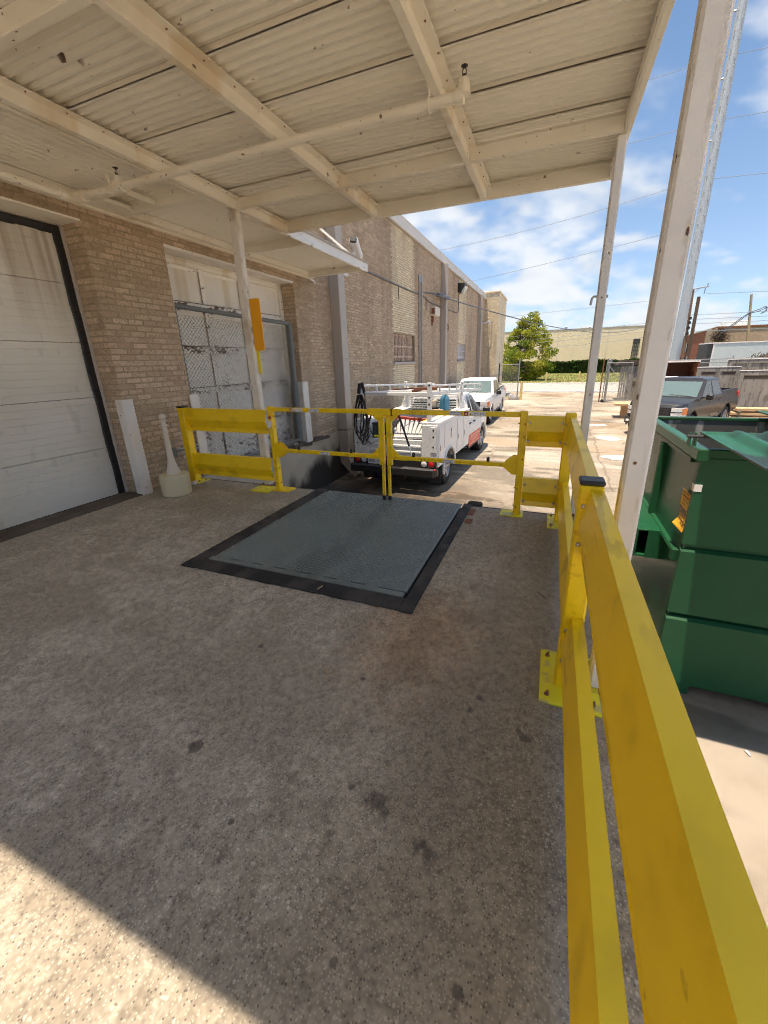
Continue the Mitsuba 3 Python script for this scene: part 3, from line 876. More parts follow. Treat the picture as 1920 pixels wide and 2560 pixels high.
sc = thing("security_camera", "small white dome camera at the corner of the far end wing", "camera")
add("arm", M().tube([(-4.94, 30.4, 4.05), (-4.6, 30.4, 4.0)], .05, 8), "bars_white", sc)
add("dome", M().lathe([(0, -.14), (.09, -.1), (.13, 0), (.12, .09), (0, .1)], (-4.5, 30.4, 4.05), 14), "bars_white", sc, 40)
wc = thing("wall_cable", "black cable drooping along the brick wall from the awning to the wall lamp", "cable")
pts = [(-4.6, 8.3, 3.42), (-4.9, 9.6, 3.92), (-4.93, 12.9, 3.94), (-4.93, 15.2, 3.95), (-4.93, 15.9, 4.0), (-4.93, 16.5, 3.95), (-4.93, 17.0, 3.86), (-4.93, 19.2, 3.88), (-4.93, 22.1, 3.92), (-4.93, 22.5, 4.0), (-4.93, 22.55, 4.9)]
add("strand", M().tube(pts, 0.02, 5), "wire_dark", wc)
for y, z in ((13.45, 3.94), (16.6, 3.92)):
    add("drop", M().tube([(-4.935, y, z), (-4.935, y, z - .4)], 0.012, 4), "wire_dark", wc)
sp = thing("service_wire", "dark overhead service wire reaching from the brick wall across the yard", "wire")
sw = [np.array([-4.9, 17.4, 4.22]) + (np.array([14.0, 75.0, 6.4]) - np.array([-4.9, 17.4, 4.22])) * t + np.array([0, 0, -6.2 * t * (1 - t)]) for t in np.linspace(0, 1, 26)]
add("strand", M().tube(sw, 0.028, 5), "wire_dark", sp)
add("splice", M().tube([sw[0] + (0.05, 0.6, .03), sw[0] + (.28, 1.7, 0.02)], 0.075, 6).tube([(-4.95, 16.2, 4.12), sw[0]], 0.02, 4), "wire_dark", sp)
ee = M()
ee.tube([(-4.4, 31.33, 4.2), (-4.4, 31.33, 2.6), (-4.5, 31.33, 2.45), (-4.9, 31.33, 2.45)], 0.025, 6)
add("meter_conduit", ee, "conduit", **tag("thin conduit bending down the front of the far end wing", "conduit"))

# chain link gate over the old door
cg = thing("chain_link_gate", "chain link gate on a steel pipe frame across the old panelled door", "gate")
add("top_pipe", M().tube([(-5.02, 4.52, 2.43), (-5.02, 7.24, 2.38)], 0.036, 10), "old_pipe", cg, 40)
add("side_pipe", M().tube([(-5.02, 4.54, 0.0), (-5.02, 4.54, 2.43)], 0.03, 10), "old_pipe", cg, 40)
add("hinge_post", M().tube([(-5.02, 7.25, -0.02), (-5.02, 7.25, 2.36)], 0.055, 12), "old_pipe", cg, 40)
add("bottom_pipe", M().tube([(-5.02, 4.54, 0.05), (-5.02, 7.24, 0.05)], 0.03, 10), "old_pipe", cg, 40)
add("mesh", chain_link((-5.02, 4.55, 0.06), (0, 1, 0), (0, 0, 1), 2.68, 2.26, 0.046, 0.0027), "wire_mesh", cg, kind="stuff")
for z in (0.4, 1.9):
    add("hinge_collar", M().tube([(-5.02, 7.25, z), (-5.02, 7.25, z + .08)], 0.07, 12), "old_pipe", cg, 40)

# corner guards of white steel
for lab, ctr, h in (("white painted steel corner guard beside the white overhead door", (-4.945, 3.455), 1.24), ("white steel corner guard at the right side of the old door", (-4.945, 7.47), 1.25), ("short white guard behind the left guard rail post", (-4.945, 4.47), 1.22)):
    y = ctr[1]
    s = -1 if y < 4 else 1
    m = M().box(-4.94, -4.915, y - (0.005 if s < 0 else .02), y + (0.105 if s < 0 else .14), 0, h, 0.004)
    if y < 4:
        m = M().box(-4.938, -4.915, y - 0.03, y + 0.11, 0, h, 0.004).box(-5.04, -4.913, y - 0.036, y - 0.012, 0, h, 0.004)
    elif y > 7:
        m = M().box(-5.0, -4.86, y - 0.17, y - .15, -0.03, h, 0.004).box(-4.94, -4.86, y - .17, y + .04, -0.03, h, 0.004)
    add("corner_guard", m, "white_paint", **tag(lab, "corner guard"))

eb = thing("junction_box", "grey junction box with two conduits low on the brick pier", "junction box")
add("box", M().box(-4.945, -4.87, 3.90, 4.02, 0.395, 0.52, 0.005), "box_grey", eb)
add("pipe", M().tube([(-4.915, 4.02, 0.485), (-4.915, 4.46, 0.485)], 0.011, 8), "galvanised", eb, 40)
add("pipe", M().tube([(-4.915, 4.02, 0.44), (-4.915, 4.46, 0.44)], 0.011, 8), "galvanised", eb, 40)

fl = thing("floodlight", "white tubular floodlight tilted above the old awning", "floodlight")
R = rotx(-0.34) @ rotz(0.25)
add("housing", M().cbox((-4.62, 9.72, 4.17), (0.19, 0.66, 0.17), R, 0.03), "bars_white", fl)
add("cap", M().cbox(np.array((-4.62, 9.72, 4.17)) + R @ np.array([0, -0.33, 0]), (0.15, 0.06, 0.13), R, 0.02), "dark_grey", fl)
add("bracket", M().tube([(-4.94, 9.5, 3.72), (-4.75, 9.6, 3.75), (-4.65, 9.65, 4.1)], 0.035, 8).box(-4.95, -4.85, 9.3, 9.7, 3.6, 3.8, .01), "bars_white", fl)

# outdoor ashtray: weighted pot with a long neck
at = thing("ashtray_stand", "cream outdoor ashtray with a bucket base and a long ball topped neck", "ashtray")
AC = (-4.53, 3.62, 0)
add("base", M().lathe([(0, 0), (.165, 0), (.178, .01), (.182, .25), (.172, .275), (.10, .285), (0, .285)], AC, 40), "cream_plastic", at, 35)
add("neck", M().lathe([(.088, .285), (.085, .31), (.062, .37), (.042, .46), (.034, .6), (.031, .90), (.046, .905), (.046, .92), (.030, .925), (.028, .96), (.044, .965), (.044, .975), (.02, .985), (.0, .985)], AC, 28), "pink_cream", at, 35)
add("ball", M().lathe([(0.0001, 1.06)] + [(.042 * math.sin(t), 1.018 + .042 * math.cos(t)) for t in np.linspace(0.2, 2.9, 10)], AC, 20), "pink_cream", at, True)
from shapely.geometry import LineString
# ------------------------------------------------------------------ the canopy over the dock
ca = thing("canopy", "cream painted steel canopy with corrugated deck over the dock", "canopy")
BX = [-3.56, -2.25, -0.93, 0.345]
Y0, Y1, ZB, ZD = -0.24, 5.31, 3.295, 3.415


def cbeam(x, y0, y1, flange=True):
    m = M().box(x, x + 0.006, y0, y1, ZB + .006, ZD - .022, 0.002).box(x, x + 0.056, y0, y1, ZB, ZB + .008, 0.003).box(x + .044, x + .05, y0, y1, ZB + .008, ZD - .03, 0.002)
    if flange:
        m.box(x + .044, x + .118, y0, y1, ZD - .030, ZD - .022, 0.002)
    return m


for i, x in enumerate(BX):
    b = add("beam", cbeam(x, Y0, Y1, i < 3), "cream_paint", ca)
    if i < 3:
        q = M()
        for y in np.arange(0.4, 5.2, 0.265):
            q.cbox((x + 0.088 + rng.uniform(-.012, .012), y, ZD - .033), (0.012, 0.012, 0.008), None, 0.003)
        add("bolts", q, "rust_brown", b, kind="stuff")
for nm, y in (("girder", 4.286), ("eave_beam", 5.245), ("girder", 1.83), ("girder", Y0)):
    for x0, x1 in zip(BX[:-1], BX[1:]):
        add(nm, M().box(x0 + .058, x1 - .001, y, y + .007, ZB + .004, ZD - .024, .002).box(x0 + .058, x1 - .001, y + .0, y + .06, ZB - .003, ZB + .004, .002), "cream_paint", ca)
for x0, x1 in zip(BX[:-1], BX[1:]):
    for y in (5.252, Y0):
        add("closure_strip", M().box(x0 + .058, x1 - .001, y, y + .006, ZD - .03, ZD + .05), "cream_paint", ca)
add("side_fascia", M().box(0.395, 0.402, Y0, Y1, ZB, ZD + .03, 0.002).box(0.36, 0.40, Y0, Y1, ZB - .004, ZB + .003, .001), "cream_paint", ca)


def corr(u0, u1, w0, w1, z, along_x, tilt, pitch=0.0757, amp=0.026):
    """Fluted sheet: flat pans with narrow raised flutes that run along the w axis."""
    k = int(round((u1 - u0) / pitch))
    prof = np.array([(0.0, 0.0), (0.30, 0.0), (0.50, 1.0), (0.80, 1.0)])
    uu = np.concatenate([[(i + a) / k for a, _ in prof] for i in range(k)] + [[1.0]])
    hh = np.concatenate([prof[:, 1] for _ in range(k)] + [[0.0]])
    u = u0 + (u1 - u0) * uu
    zz = z - amp * .5 + amp * hh + tilt * uu
    n = len(u) - 1
    v = []
    for w in (w0, w1):
        v.append(np.stack([np.full(n + 1, w), u, zz], 1) if along_x else np.stack([u, np.full(n + 1, w), zz], 1))
    v = np.vstack(v)
    i = np.arange(n)
    f = np.concatenate([np.stack([i, i + 1, i + n + 2], 1), np.stack([i, i + n + 2, i + n + 1], 1)])
    return M().put(v, f)


SW = 0.53
for k in range(-5, 7):
    y0 = 1.99 + SW * k
    ya, yb = max(y0, Y0), min(y0 + SW + 0.035, Y1 + .02)
    if yb - ya < 0.1:
        continue
    j = rng.uniform(0, .003)
    lap = 0.10 if k == 1 else None
    if lap:
        add("deck_sheet", corr(ya, yb, -3.60, lap, ZD + j, True, 0.034), "deck_paint", ca, 40)
        add("deck_sheet", corr(ya, yb, lap - .05, 0.425, ZD + j + .004, True, 0.034), "deck_paint", ca, 40)
    else:
        add("deck_sheet", corr(ya, yb, -3.60, 0.425, ZD + j, True, 0.034), "deck_paint", ca, 40)
add("roof_skin", M().box(-3.62, 0.44, Y0 - .02, Y1 + .03, ZD + .045, ZD + .055), "fascia_metal", ca)
for lab, x0, x1, y0, y1 in (("weathered white canopy post nearest the camera, right of the long guard rail", .316, .401, 1.834, 1.918),
                            ("white canopy post at the far right corner of the dock", .308, .384, 4.35, 4.425),
                            ("white canopy post beside the orange sign at the left", -3.648, -3.538, 4.287, 4.375)):
    m = M().box(x0, x1, y0, y1, 0.004, ZB, 0.010)
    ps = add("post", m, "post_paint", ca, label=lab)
    add("base_plate", M().box(x0 - .05, x1 + .05, y0 - .04, y1 + .05, 0.0, 0.012, .003), "rust_brown", ps)
    q = M()
    for z in (0.35, 0.62, 1.25, 2.1, 2.45) if y0 > 4 else (1.18,):
        q.lathe([(0, .005), (.006, .003), (.007, 0)], ((x0 + x1) / 2 + rng.uniform(-.015, .015), y0 - .001, z), 8, rotx(math.pi / 2))
    add("bolts", q, "rust_brown", ps, kind="stuff")
cp = M().tube([(.315, 4.37, 2.115), (.282, 4.37, 2.115), (.268, 4.37, 2.10), (.262, 4.37, 2.045)], .010, 8)
add("hook_nut", M().tube([(.38, 4.37, 2.11), (.397, 4.37, 2.11)], .012, 8), "galvanised", ca)
add("post_hook", cp, "galvanised", ca)
add("post_collar", M().box(-3.652, -3.534, 4.283, 4.379, 2.13, 2.142, .003), "white_paint", ca)

# ------------------------------------------------------------------ the older awning along the wall
aw = thing("wall_awning", "older narrow awning of corrugated metal along the brick wall, its white edge rusting", "awning")
for x0, x1, j in ((-4.90, -4.50, 0), (-4.52, -4.05, .006), (-4.07, -3.60, .012)):
    add("awning_sheet", corr(x0, x1, -3.0, 8.0, 3.424 + j * .6, False, 0.006, 0.080, 0.034), "deck_paint", aw, 40)
add("awning_skin", M().box(-4.95, -3.57, -3, 8.05, 3.462, 3.47), "fascia_metal", aw)
for y in (-0.1, 1.95, 3.88, 5.82, 7.86):
    add("cross_beam", M().box(-4.86, -3.61, y, y + .008, 3.30, 3.415, .002).box(-4.86, -3.61, y, y + .07, 3.296, 3.304, .002).box(-4.86, -3.61, y - .004, y + .002, 3.36, 3.375, .002), "cream_paint", aw)
add("wall_angle", M().box(-4.948, -4.93, -3, 8.1, 3.30, 3.43, .002).box(-4.93, -4.84, -3, 8.1, 3.322, 3.33, .002).box(-4.845, -4.838, -3, 8.1, 3.33, 3.41, .002), "cream_paint", aw)
add("outer_beam", M().box(-3.632, -3.605, -.7, 8.0, 3.30, 3.41, .004), "cream_paint", aw)
add("fascia", M().box(-3.603, -3.590, 5.32, 8.04, 3.298, 3.43, .003).box(-3.603, -3.575, 5.32, 8.05, 3.428, 3.438, .003), "rusty_white", aw, label="bright white awning edge with brown rust patches")
add("tie_rod", M().tube([(-3.70, 7.98, 3.44), (-4.93, 6.45, 4.68)], .02, 8), "rusty_white", aw)
add("hatch_frame", M().box(-4.62, -4.26, 3.46, 3.50, 3.30, 3.36, .004).box(-4.29, -4.25, 3.46, 3.86, 3.31, 3.36, .004).box(-4.80, -4.62, 3.44, 3.87, 3.31, 3.35, .004), "cream_paint", aw)

sw2 = thing("wall_conduit", "thin cream conduit running along the brick wall just under the awning", "conduit")
add("pipe", M().tube([(-4.925, -3, 3.292), (-4.925, 8.05, 3.292)], .011, 8), "pink_cream", sw2, 40)
add("end_fitting", M().tube([(-4.92, 8.02, 3.29), (-4.90, 8.14, 3.27), (-4.90, 8.17, 3.22)], .022, 8), "bars_white", sw2, 40)

# ------------------------------------------------------------------ sprinkler pipe under the canopy
sp = thing("sprinkler_pipe", "cream sprinkler pipe slung under the canopy with two upright heads", "pipe")
PZ, PY = 3.215, 3.19
add("pipe", M().tube([(-4.46, PY, PZ), (-0.74, PY, PZ)], .033, 16), "cream_paint", sp, 40)
add("wall_pipe", M().tube([(-4.56, -3, PZ), (-4.56, 3.10, PZ)], .036, 16), "cream_paint", sp, 40)
add("elbow", M().tube([(-4.56, 3.04, PZ), (-4.555, 3.13, PZ), (-4.53, 3.175, PZ), (-4.48, PY, PZ), (-4.42, PY, PZ)], [.05, .046, .046, .046, .05], 16), "cream_paint", sp, 40)
for x in (-3.93, -0.70):
    end = x > -1
    m = M().tube([(x - .05, PY, PZ), (x - (.0 if end else -.05), PY, PZ)], .043, 16)
    m.tube([(x, PY, PZ - (.0 if end else .0)), (x + .0, PY, PZ + .03), (x, PY, PZ + .085)], [.044, .04, .03], 14)
    add("tee", m, "cream_paint", sp, 40)
    h = add("sprinkler_head", M().tube([(x, PY, PZ + .08), (x, PY, PZ + .105)], .014, 10).tube([(x - .011, PY, PZ + .105), (x - .013, PY, PZ + .125), (x, PY, PZ + .145)], .003, 6).tube([(x + .011, PY, PZ + .105), (x + .013, PY, PZ + .125), (x, PY, PZ + .145)], .003, 6), "black_plastic", sp, 40)
    add("deflector", M().lathe([(0, .152), (.021, .150), (.022, .147), (0, .145)], (x, PY, PZ), 16), "black_plastic", h)
for x in (-4.05, -0.93):
    add("hanger", M().tube([(x, PY + .04 * math.sin(t), PZ + .04 * math.cos(t)) for t in np.linspace(-2.9, 2.9, 14)], .006, 6).tube([(x, PY, PZ + .038), (x, PY - .01, PZ + .13)], .008, 6).cbox((x, PY - .01, PZ + .10), (.03, .04, .035), None, .005), "cream_paint", sp)

# ------------------------------------------------------------------ orange sign on the left post
sg = thing("orange_sign", "tall blank orange paddle sign with a yellow handle fixed to the left canopy post", "sign")
pl = Polygon([(-3.515, 1.775), (-3.365, 1.775), (-3.365, 2.37), (-3.515, 2.37)]).buffer(-.025).buffer(.025, 6)
add("plate", M().prism(pl, "y", 4.30, 4.312), "orange_sign", sg)
add("handle", M().box(-3.505, -3.455, 4.298, 4.316, 1.50, 1.775, .006), "tool_yellow", sg)
add("bracket", M().box(-3.54, -3.51, 4.305, 4.33, 2.0, 2.06, .003).box(-3.54, -3.51, 4.305, 4.33, 1.85, 1.91, .003), "galvanised", sg)

# ------------------------------------------------------------------ yellow guard rails and gate
PROF = LineString([(-.046, .300), (.002, .300), (.034, .155), (-.014, .048), (.003, .002), (-.028, .002)]).buffer(.0028, cap_style=2, join_style=2)


def railing(a, b, face, z):
    """A ribbed rail from a to b (x, y), its ridge towards face, its lower edge at z."""
    a, b, face = np.array([*a, 0.0]), np.array([*b, 0.0]), np.array([*face, 0.0])
    L = np.linalg.norm(b - a)
    t = trimesh.creation.extrude_polygon(PROF, L, engine="earcut")
    v = np.array(t.vertices)
    w = a + face * v[:, :1] + np.array([0, 0, 1.0]) * (v[:, 1:2] + z) + (b - a) / L * v[:, 2:3]
    f = np.array(t.faces)
    tri = w[f]
    if np.einsum("ij,ij->i", tri[:, 0], np.cross(tri[:, 1], tri[:, 2])).sum() < 0:
        f = f[:, ::-1]
    return M().put(w, f)


def bolt_at(p, d, r=.011):
    d = np.asarray(d, float)
    R = np.eye(3) if abs(d[2]) > .9 else (rotx(math.pi / 2) if d[1] < -.5 else (rotx(-math.pi / 2) if d[1] > .5 else roty(-math.pi / 2 if d[0] < 0 else math.pi / 2)))
    return M().lathe([(0, .008), (r * .6, .007), (r, .002), (r, 0)], p, 10, R)


def post(parent, x0, x1, y0, y1, h, plate, cap=True):
    p = add("post", M().box(x0, x1, y0, y1, 0.008, h, .009), "yellow_paint", parent)
    if cap:
        add("cap", M().box(x0 - .001, x1 + .001, y0 - .001, y1 + .001, h, h + .022, .006), "black_plastic", p)
    bp = add("base_plate", M().box(*plate, 0.0, .012, .002), "lime_paint", p)
    q = M()
    for px in (plate[0] + .035, plate[1] - .035):
        for py in (plate[2] + .05, plate[3] - .05):
            if not (x0 - .01 < px < x1 + .01 and y0 - .01 < py < y1 + .01):
                q.tube([(px, py, .01), (px + .004, py, .036)], .006, 8).lathe([(.012, 0), (.012, .008), (0, .009)], (px, py, .011), 6)
    add("anchor", q, "rust_brown", bp, kind="stuff")
    return p


g1 = thing("guard_rail", "yellow steel guard rail with two ribbed rails left of the gate", "guard rail")
post(g1, -4.80, -4.69, 4.08, 4.19, 1.075, (-4.86, -4.62, 4.06, 4.28))
for z in (.762, .13):
    rl = add("rail", railing((-4.688, 4.14), (-3.338, 4.14), (0, -1), z), "yellow_paint", g1)
    q = M()
    for x in (-4.645, -3.36):
        for dz in (.055, .235):
            q.add(bolt_at((x, 4.133 if dz > .1 else 4.148, z + dz), (0, -1, 0), .013))
    add("bolt", q, "bolt_steel", rl, kind="stuff")
add("lime_plate", M().box(-3.66, -3.36, 4.00, 4.24, 0, .014, .003), "lime_paint", g1, label="separate bright lime steel plate lying at the foot of the gate post")

g3 = thing("guard_rail", "short piece of yellow guard rail between the right gate post and the corner", "guard rail")
for z in (.762, .13):
    rl = add("rail", railing((-.186, 4.15), (.152, 4.15), (0, -1), z), "yellow_paint", g3)
    q = M()
    for x in (-.165, .13):
        for dz in (.055, .235):
            q.tube([(x, 4.16, z + dz), (x, 4.09, z + dz)], .006, 6).add(bolt_at((x, 4.135, z + dz), (0, -1, 0), .013))
    add("bolt", q, "bolt_steel", rl, kind="stuff")

g4 = thing("guard_rail", "long yellow guard rail running along the right edge of the dock past the camera", "guard rail")
for y0, y1, plate in ((4.11, 4.20, (.085, .335, 3.90, 4.27)), (1.78, 1.868, (.084, .362, 1.66, 2.05)), (-.55, -.46, (.084, .362, -.67, -.28))):
    post(g4, .152, .248, y0, y1, 1.082 if y0 < 4 else 1.10, plate, y0 < 4)
for (a, b) in ((4.108, 1.87), (1.778, -.458)):
    for z in (.765, .13):
        rl = add("rail", railing((.199 if z > .5 else .196, a), (.199 if z > .5 else .196, b), (-1, 0), z), "yellow_paint", g4)
        q = M()
        for y in (a - .0, b + .0):
            s = 1 if y == b else -1
            for dz in (.055, .225):
                q.add(bolt_at((.17, y + (.005 if y == b else -.002) * 0, z + dz), (0, -1 if y == a else 1, 0), .013)) if y == b else None
        for dz in (.055, .235):
            q.add(bolt_at((.176, 1.779 if a < 2 else 4.109, z + dz - .01), (0, -1, 0), .011))
        add("bolt", q, "bolt_steel", rl, kind="stuff")

YG = 4.20
stick_n = [0]


def sticker(parent, x0, x1, z0, z1, y, lines):
    s = add("sticker", M().box(x0, x1, y - .0022, y, z0, z1), "sticker_white", parent)
    if lines == "notice":
        h = (z1 - z0)
        add("print", text_on("DO NOT FORCE", h * .30, (x0 + .006, y - .0023, z0 + h * .58), (1, 0, 0), (0, 0, 1), True, .0008).add(text_on("GATE CLOSING", h * .26, (x0 + .006, y - .0023, z0 + h * .14), (1, 0, 0), (0, 0, 1), True, .0008)), "print_blue", s)
    else:
        w = (x1 - x0)
        add("warning_panel", M().box(x0, x0 + .2 * w, y - .0032, y - .0022, z0, z1), "warning_red", s)
        zc, h = (z0 + z1) / 2, (z1 - z0)
        tri = M()
        for xc in (x0 + .10 * w,):
            tri.prism([(xc - .35 * h, zc - .3 * h), (xc + .35 * h, zc - .3 * h), (xc, zc + .34 * h)], "y", y - .0042, y - .0032)
        add("triangle", tri, "pink_cream", s)
        xc = x0 + .32 * w
        add("triangle", M().prism([(xc - .42 * h, zc - .35 * h), (xc + .42 * h, zc - .35 * h), (xc, zc + .4 * h)], "y", y - .0036, y - .0022), "warning_yellow", s)
        lnz = M()
        lnz.prism([(xc - .2 * h, zc - .22 * h), (xc + .1 * h, zc - .22 * h), (xc + .05 * h, zc + .05 * h)], "y", y - .0046, y - .0036)
        for k in range(2):
            xa = x0 + (.48 + .27 * k) * w
            for zz in (zc + .2 * h, zc + .02 * h):
                lnz.box(xa, xa + .2 * w, y - .003, y - .0022, zz - .02 * h, zz + .02 * h)
            for xx in (xa + .02 * w, xa + .17 * w):
                lnz.box(xx - .0015, xx + .0015, y - .003, y - .0022, zc - .3 * h, zc + .2 * h)
        add("print", lnz, "print_dark", s)
    return s


for side in (0, 1):
    L = side == 0
    gk = thing("gate_leaf", "left leaf of the yellow swing gate at the dock edge, hung on its post" if L else "right leaf of the yellow swing gate, hung on the post by the short rail", "gate")
    px0, px1 = (-3.336, -3.276) if L else (-.262, -.19)
    p = add("post", M().box(px0, px1, 4.155, 4.235, .008, 1.105, .006), "yellow_paint", gk)
    add("base_plate", M().box(px0 - (.05 if L else .13), px1 + (.17 if L else .03), 4.10, 4.29, 0, .013, .003), "yellow_paint" if L else "lime_paint", p)
    q = M()
    for z in (.10, .30, .62, .85, .98):
        q.add(bolt_at(((px0 + px1) / 2 + (.018 if z > .5 else -.012), 4.154, z), (0, -1, 0), .007))
        q.tube([(px1 if L else px0, 4.195, z), (px1 + .014 if L else px0 - .014, 4.195, z)], .007, 6)
    add("bolt", q, "rust_brown", p, kind="stuff")
    sx0, sx1 = (-1.822, -1.757) if L else (-1.727, -1.662)
    xa, xb = (px1, -1.93) if L else (-1.56, px0)
    add("top_rail", M().box(xa, xb, YG - .002, YG + .045, 1.04, 1.09, .005), "yellow_paint", gk)
    add("mid_rail", M().box(xa + (.1 if L else -.0), xb - (0 if L else .09), YG - .002, YG + .045, .515, .560, .005), "yellow_paint", gk)
    if L:
        add("latch_tube", M().box(-1.95, -1.655, YG - .014, YG + .055, 1.025, 1.098, .006).box(-1.87, -1.74, YG - .02, YG + .05, .995, 1.03, .006).box(-1.92, -1.905, YG - .022, YG + .06, 1.02, 1.10, .004), "yellow_paint", gk)
    else:
        add("latch_tube", M().box(-1.648, -1.56, YG - .012, YG + .053, 1.03, 1.098, .006), "yellow_paint", gk)
        add("latch_bumper", M().box(-1.656, -1.646, YG - .02, YG + .056, 1.02, 1.104, .003), "black_plastic", gk)
    add("stile", M().box(sx0, sx1, YG, YG + .045, .44, 1.03, .006), "yellow_paint", gk)
    xi = sx0 if L else sx1
    s = -1 if L else 1
    add("gusset", M().prism([(xi, 1.03), (xi + s * .09, 1.03), (xi, .95)], "y", YG + .012, YG + .03), "yellow_paint", gk)
    add("gusset", M().prism([(xi, .56), (xi + s * .10, .56), (xi, .66)], "y", YG + .012, YG + .03).box(min(xi, xi + s * .2), max(xi, xi + s * .2), YG - .001, YG + .046, .513, .562, .004), "yellow_paint", gk)
    lx0, lx1 = (sx0 + .025, sx1 - .004) if L else (sx0 + .004, sx1 - .028)
    add("drop_leg", M().box(lx0, lx1, YG + .006, YG + .038, .055, .45, .004), "yellow_paint", gk)
    add("leg_foot", M().box(lx0 - .002, lx1 + .002, YG + .004, YG + .04, .006, .058, .005), "black_plastic", gk)
    hx = px1 if L else px0
    d = 1 if L else -1
    for ya in (YG - .012, YG + .047):
        add("hinge_plate", M().prism([(hx, .445), (hx, .64), (hx + d * .045, .64), (hx + d * .125, .57), (hx + d * .125, .51), (hx + d * .045, .445)], "y", ya, ya + .01), "yellow_paint", gk)
    a, b = ((-1.915, 1.035), (-2.075, .60)) if L else ((-1.578, 1.035), (-1.428, .60))
    st = add("gas_strut", M().tube([(a[0], YG + .03, a[1]), (a[0] + .82 * (b[0] - a[0]), YG + .03, a[1] + .82 * (b[1] - a[1]))], .012, 12), "black_plastic", gk, 40)
    add("rod", M().tube([(a[0] + .8 * (b[0] - a[0]), YG + .03, a[1] + .8 * (b[1] - a[1])), (b[0], YG + .03, b[1] - .03)], .006, 8), "chrome", st, 40)
    for x in ((-2.95, -2.20) if L else (-1.40, -.56)):
        add("bump_stop", M().tube([(x, YG + .02, .56), (x, YG + .02, .605)], .017, 14), "black_plastic", gk, 40)
    q = M()
    for x in ((-3.12, -2.95, -2.27, -2.24, -2.02) if L else (-1.62, -1.30, -1.26, -.86, -.42)):
        q.add(bolt_at((x, YG - .002, .537), (0, -1, 0), .007))
        q.add(bolt_at((x, YG - .0145 if L and x > -2.1 else YG - .002, 1.063), (0, -1, 0), .006))
    add("bolt", q, "rust_brown", gk, kind="stuff")
    if L:
        sticker(gk, -3.02, -2.83, 1.045, 1.085, YG - .002, "warn")
        sticker(gk, -2.74, -2.60, 1.045, 1.085, YG - .002, "notice")
        sticker(gk, -2.62, -2.49, .519, .556, YG - .002, "notice")
        add("post_sticker", M().box(-3.332, -3.28, 4.1525, 4.1545, .84, .93), "sticker_white", p)
        add("red_sticker", M().box(-3.332, -3.28, 4.1525, 4.1545, .955, .985), "warning_red", p)
    else:
        sticker(gk, -.99, -.86, 1.045, 1.085, YG - .002, "notice")
        sticker(gk, -.83, -.61, 1.045, 1.085, YG - .002, "warn")
        sticker(gk, -1.05, -.92, .519, .556, YG - .002, "notice")
# ------------------------------------------------------------------ vehicles
def wheel_parts(V, x, y, side, r=0.405, w=0.27, parent=None):
    """side = +1 for the right-hand wheel; the outer face looks along side * x."""
    R = roty(side * math.pi / 2)
    c = (x, y, r)
    h = w / 2
    wk = V.add("wheel", M().lathe([(r * .62, -h), (r * .90, -h), (r, -h * .72), (r, h * .72), (r * .91, h), (r * .66, h), (r * .60, h * .6)], c, 40, R), "tyre", None, 40)
    rim = M().lathe([(r * .64, h * .86), (r * .60, h * .98), (r * .57, h * .8), (r * .52, h * .1), (0, h * .0)], c, 32, R)
    V.add("rim", rim, "rim", wk, 40)
    sp = M()
    for k in range(6):
        a = k * math.pi / 3
        d = np.array([0, math.cos(a), math.sin(a)])
        p0, p1 = np.array(c) + [side * h * .55, 0, 0] + d * r * .12, np.array(c) + [side * h * .72, 0, 0] + d * r * .56
        sp.bar(p0, p1, r * .17, .03, .006, up=(1, 0, 0))
    sp.lathe([(0, h * .80), (r * .13, h * .78), (r * .17, h * .55), (r * .17, h * .3)], c, 20, R)
    V.add("spokes", sp, "rim", wk)
    V.add("wheel_well", M().lathe([(0, -h - .02), (r * 1.04, -h - .02), (r * 1.04, -h - .03)], c, 20, R), "black_plastic", wk)
    return wk


def cyl_x(x0, x1, y, z, r, n=36):
    return m3.Manifold.cylinder(x1 - x0, r, r, n).rotate([0, 90, 0]).translate([x0, y, z])


def poly_x(pts, x0, x1):
    cs = m3.CrossSection([np.array(pts, float)], m3.FillRule.Positive)          # (y, z) outline swept along x
    return m3.Manifold.extrude(cs, x1 - x0).transform([[0, 0, 1, x0], [1, 0, 0, 0], [0, 1, 0, 0]])


def poly_z(pts, z0, z1):
    return m3.Manifold.extrude(m3.CrossSection([np.array(pts, float)], m3.FillRule.Positive), z1 - z0).translate([0, 0, z0])


def round_hull(pts, r):
    s = m3.Manifold.sphere(r, 12)
    return m3.Manifold.batch_hull([s.translate(list(map(float, p))) for p in pts])


def side_x(z, xb=0.985, zb=1.28, xt=0.778, zt=1.95):
    return xb + (xt - xb) * (z - zb) / (zt - zb)


def side_pane(poly, s, off=.006, th=.012):
    """A window that lies in the leaning side of the cab: outline in (y, z)."""
    t = trimesh.creation.extrude_polygon(Polygon(poly), th, engine="earcut")
    v, f = np.array(t.vertices), np.array(t.faces)
    x = np.array([side_x(z) for z in v[:, 1]]) + off - th + v[:, 2]
    w = np.stack([s * x, v[:, 0], v[:, 1]], 1)
    return M().put(w, f if s > 0 else f[:, ::-1])


def front_pane(poly, fy, off, th=.012, sgn=1):
    """A pane in the leaning front (or rear) of the cab: outline in (x, z), y from fy(z)."""
    t = trimesh.creation.extrude_polygon(Polygon(poly), th, engine="earcut")
    v, f = np.array(t.vertices), np.array(t.faces)
    y = np.array([fy(z) for z in v[:, 1]]) + sgn * (off - th + v[:, 2])
    w = np.stack([v[:, 0], y, v[:, 1]], 1)
    return M().put(w, f[:, ::-1] if sgn > 0 else f)


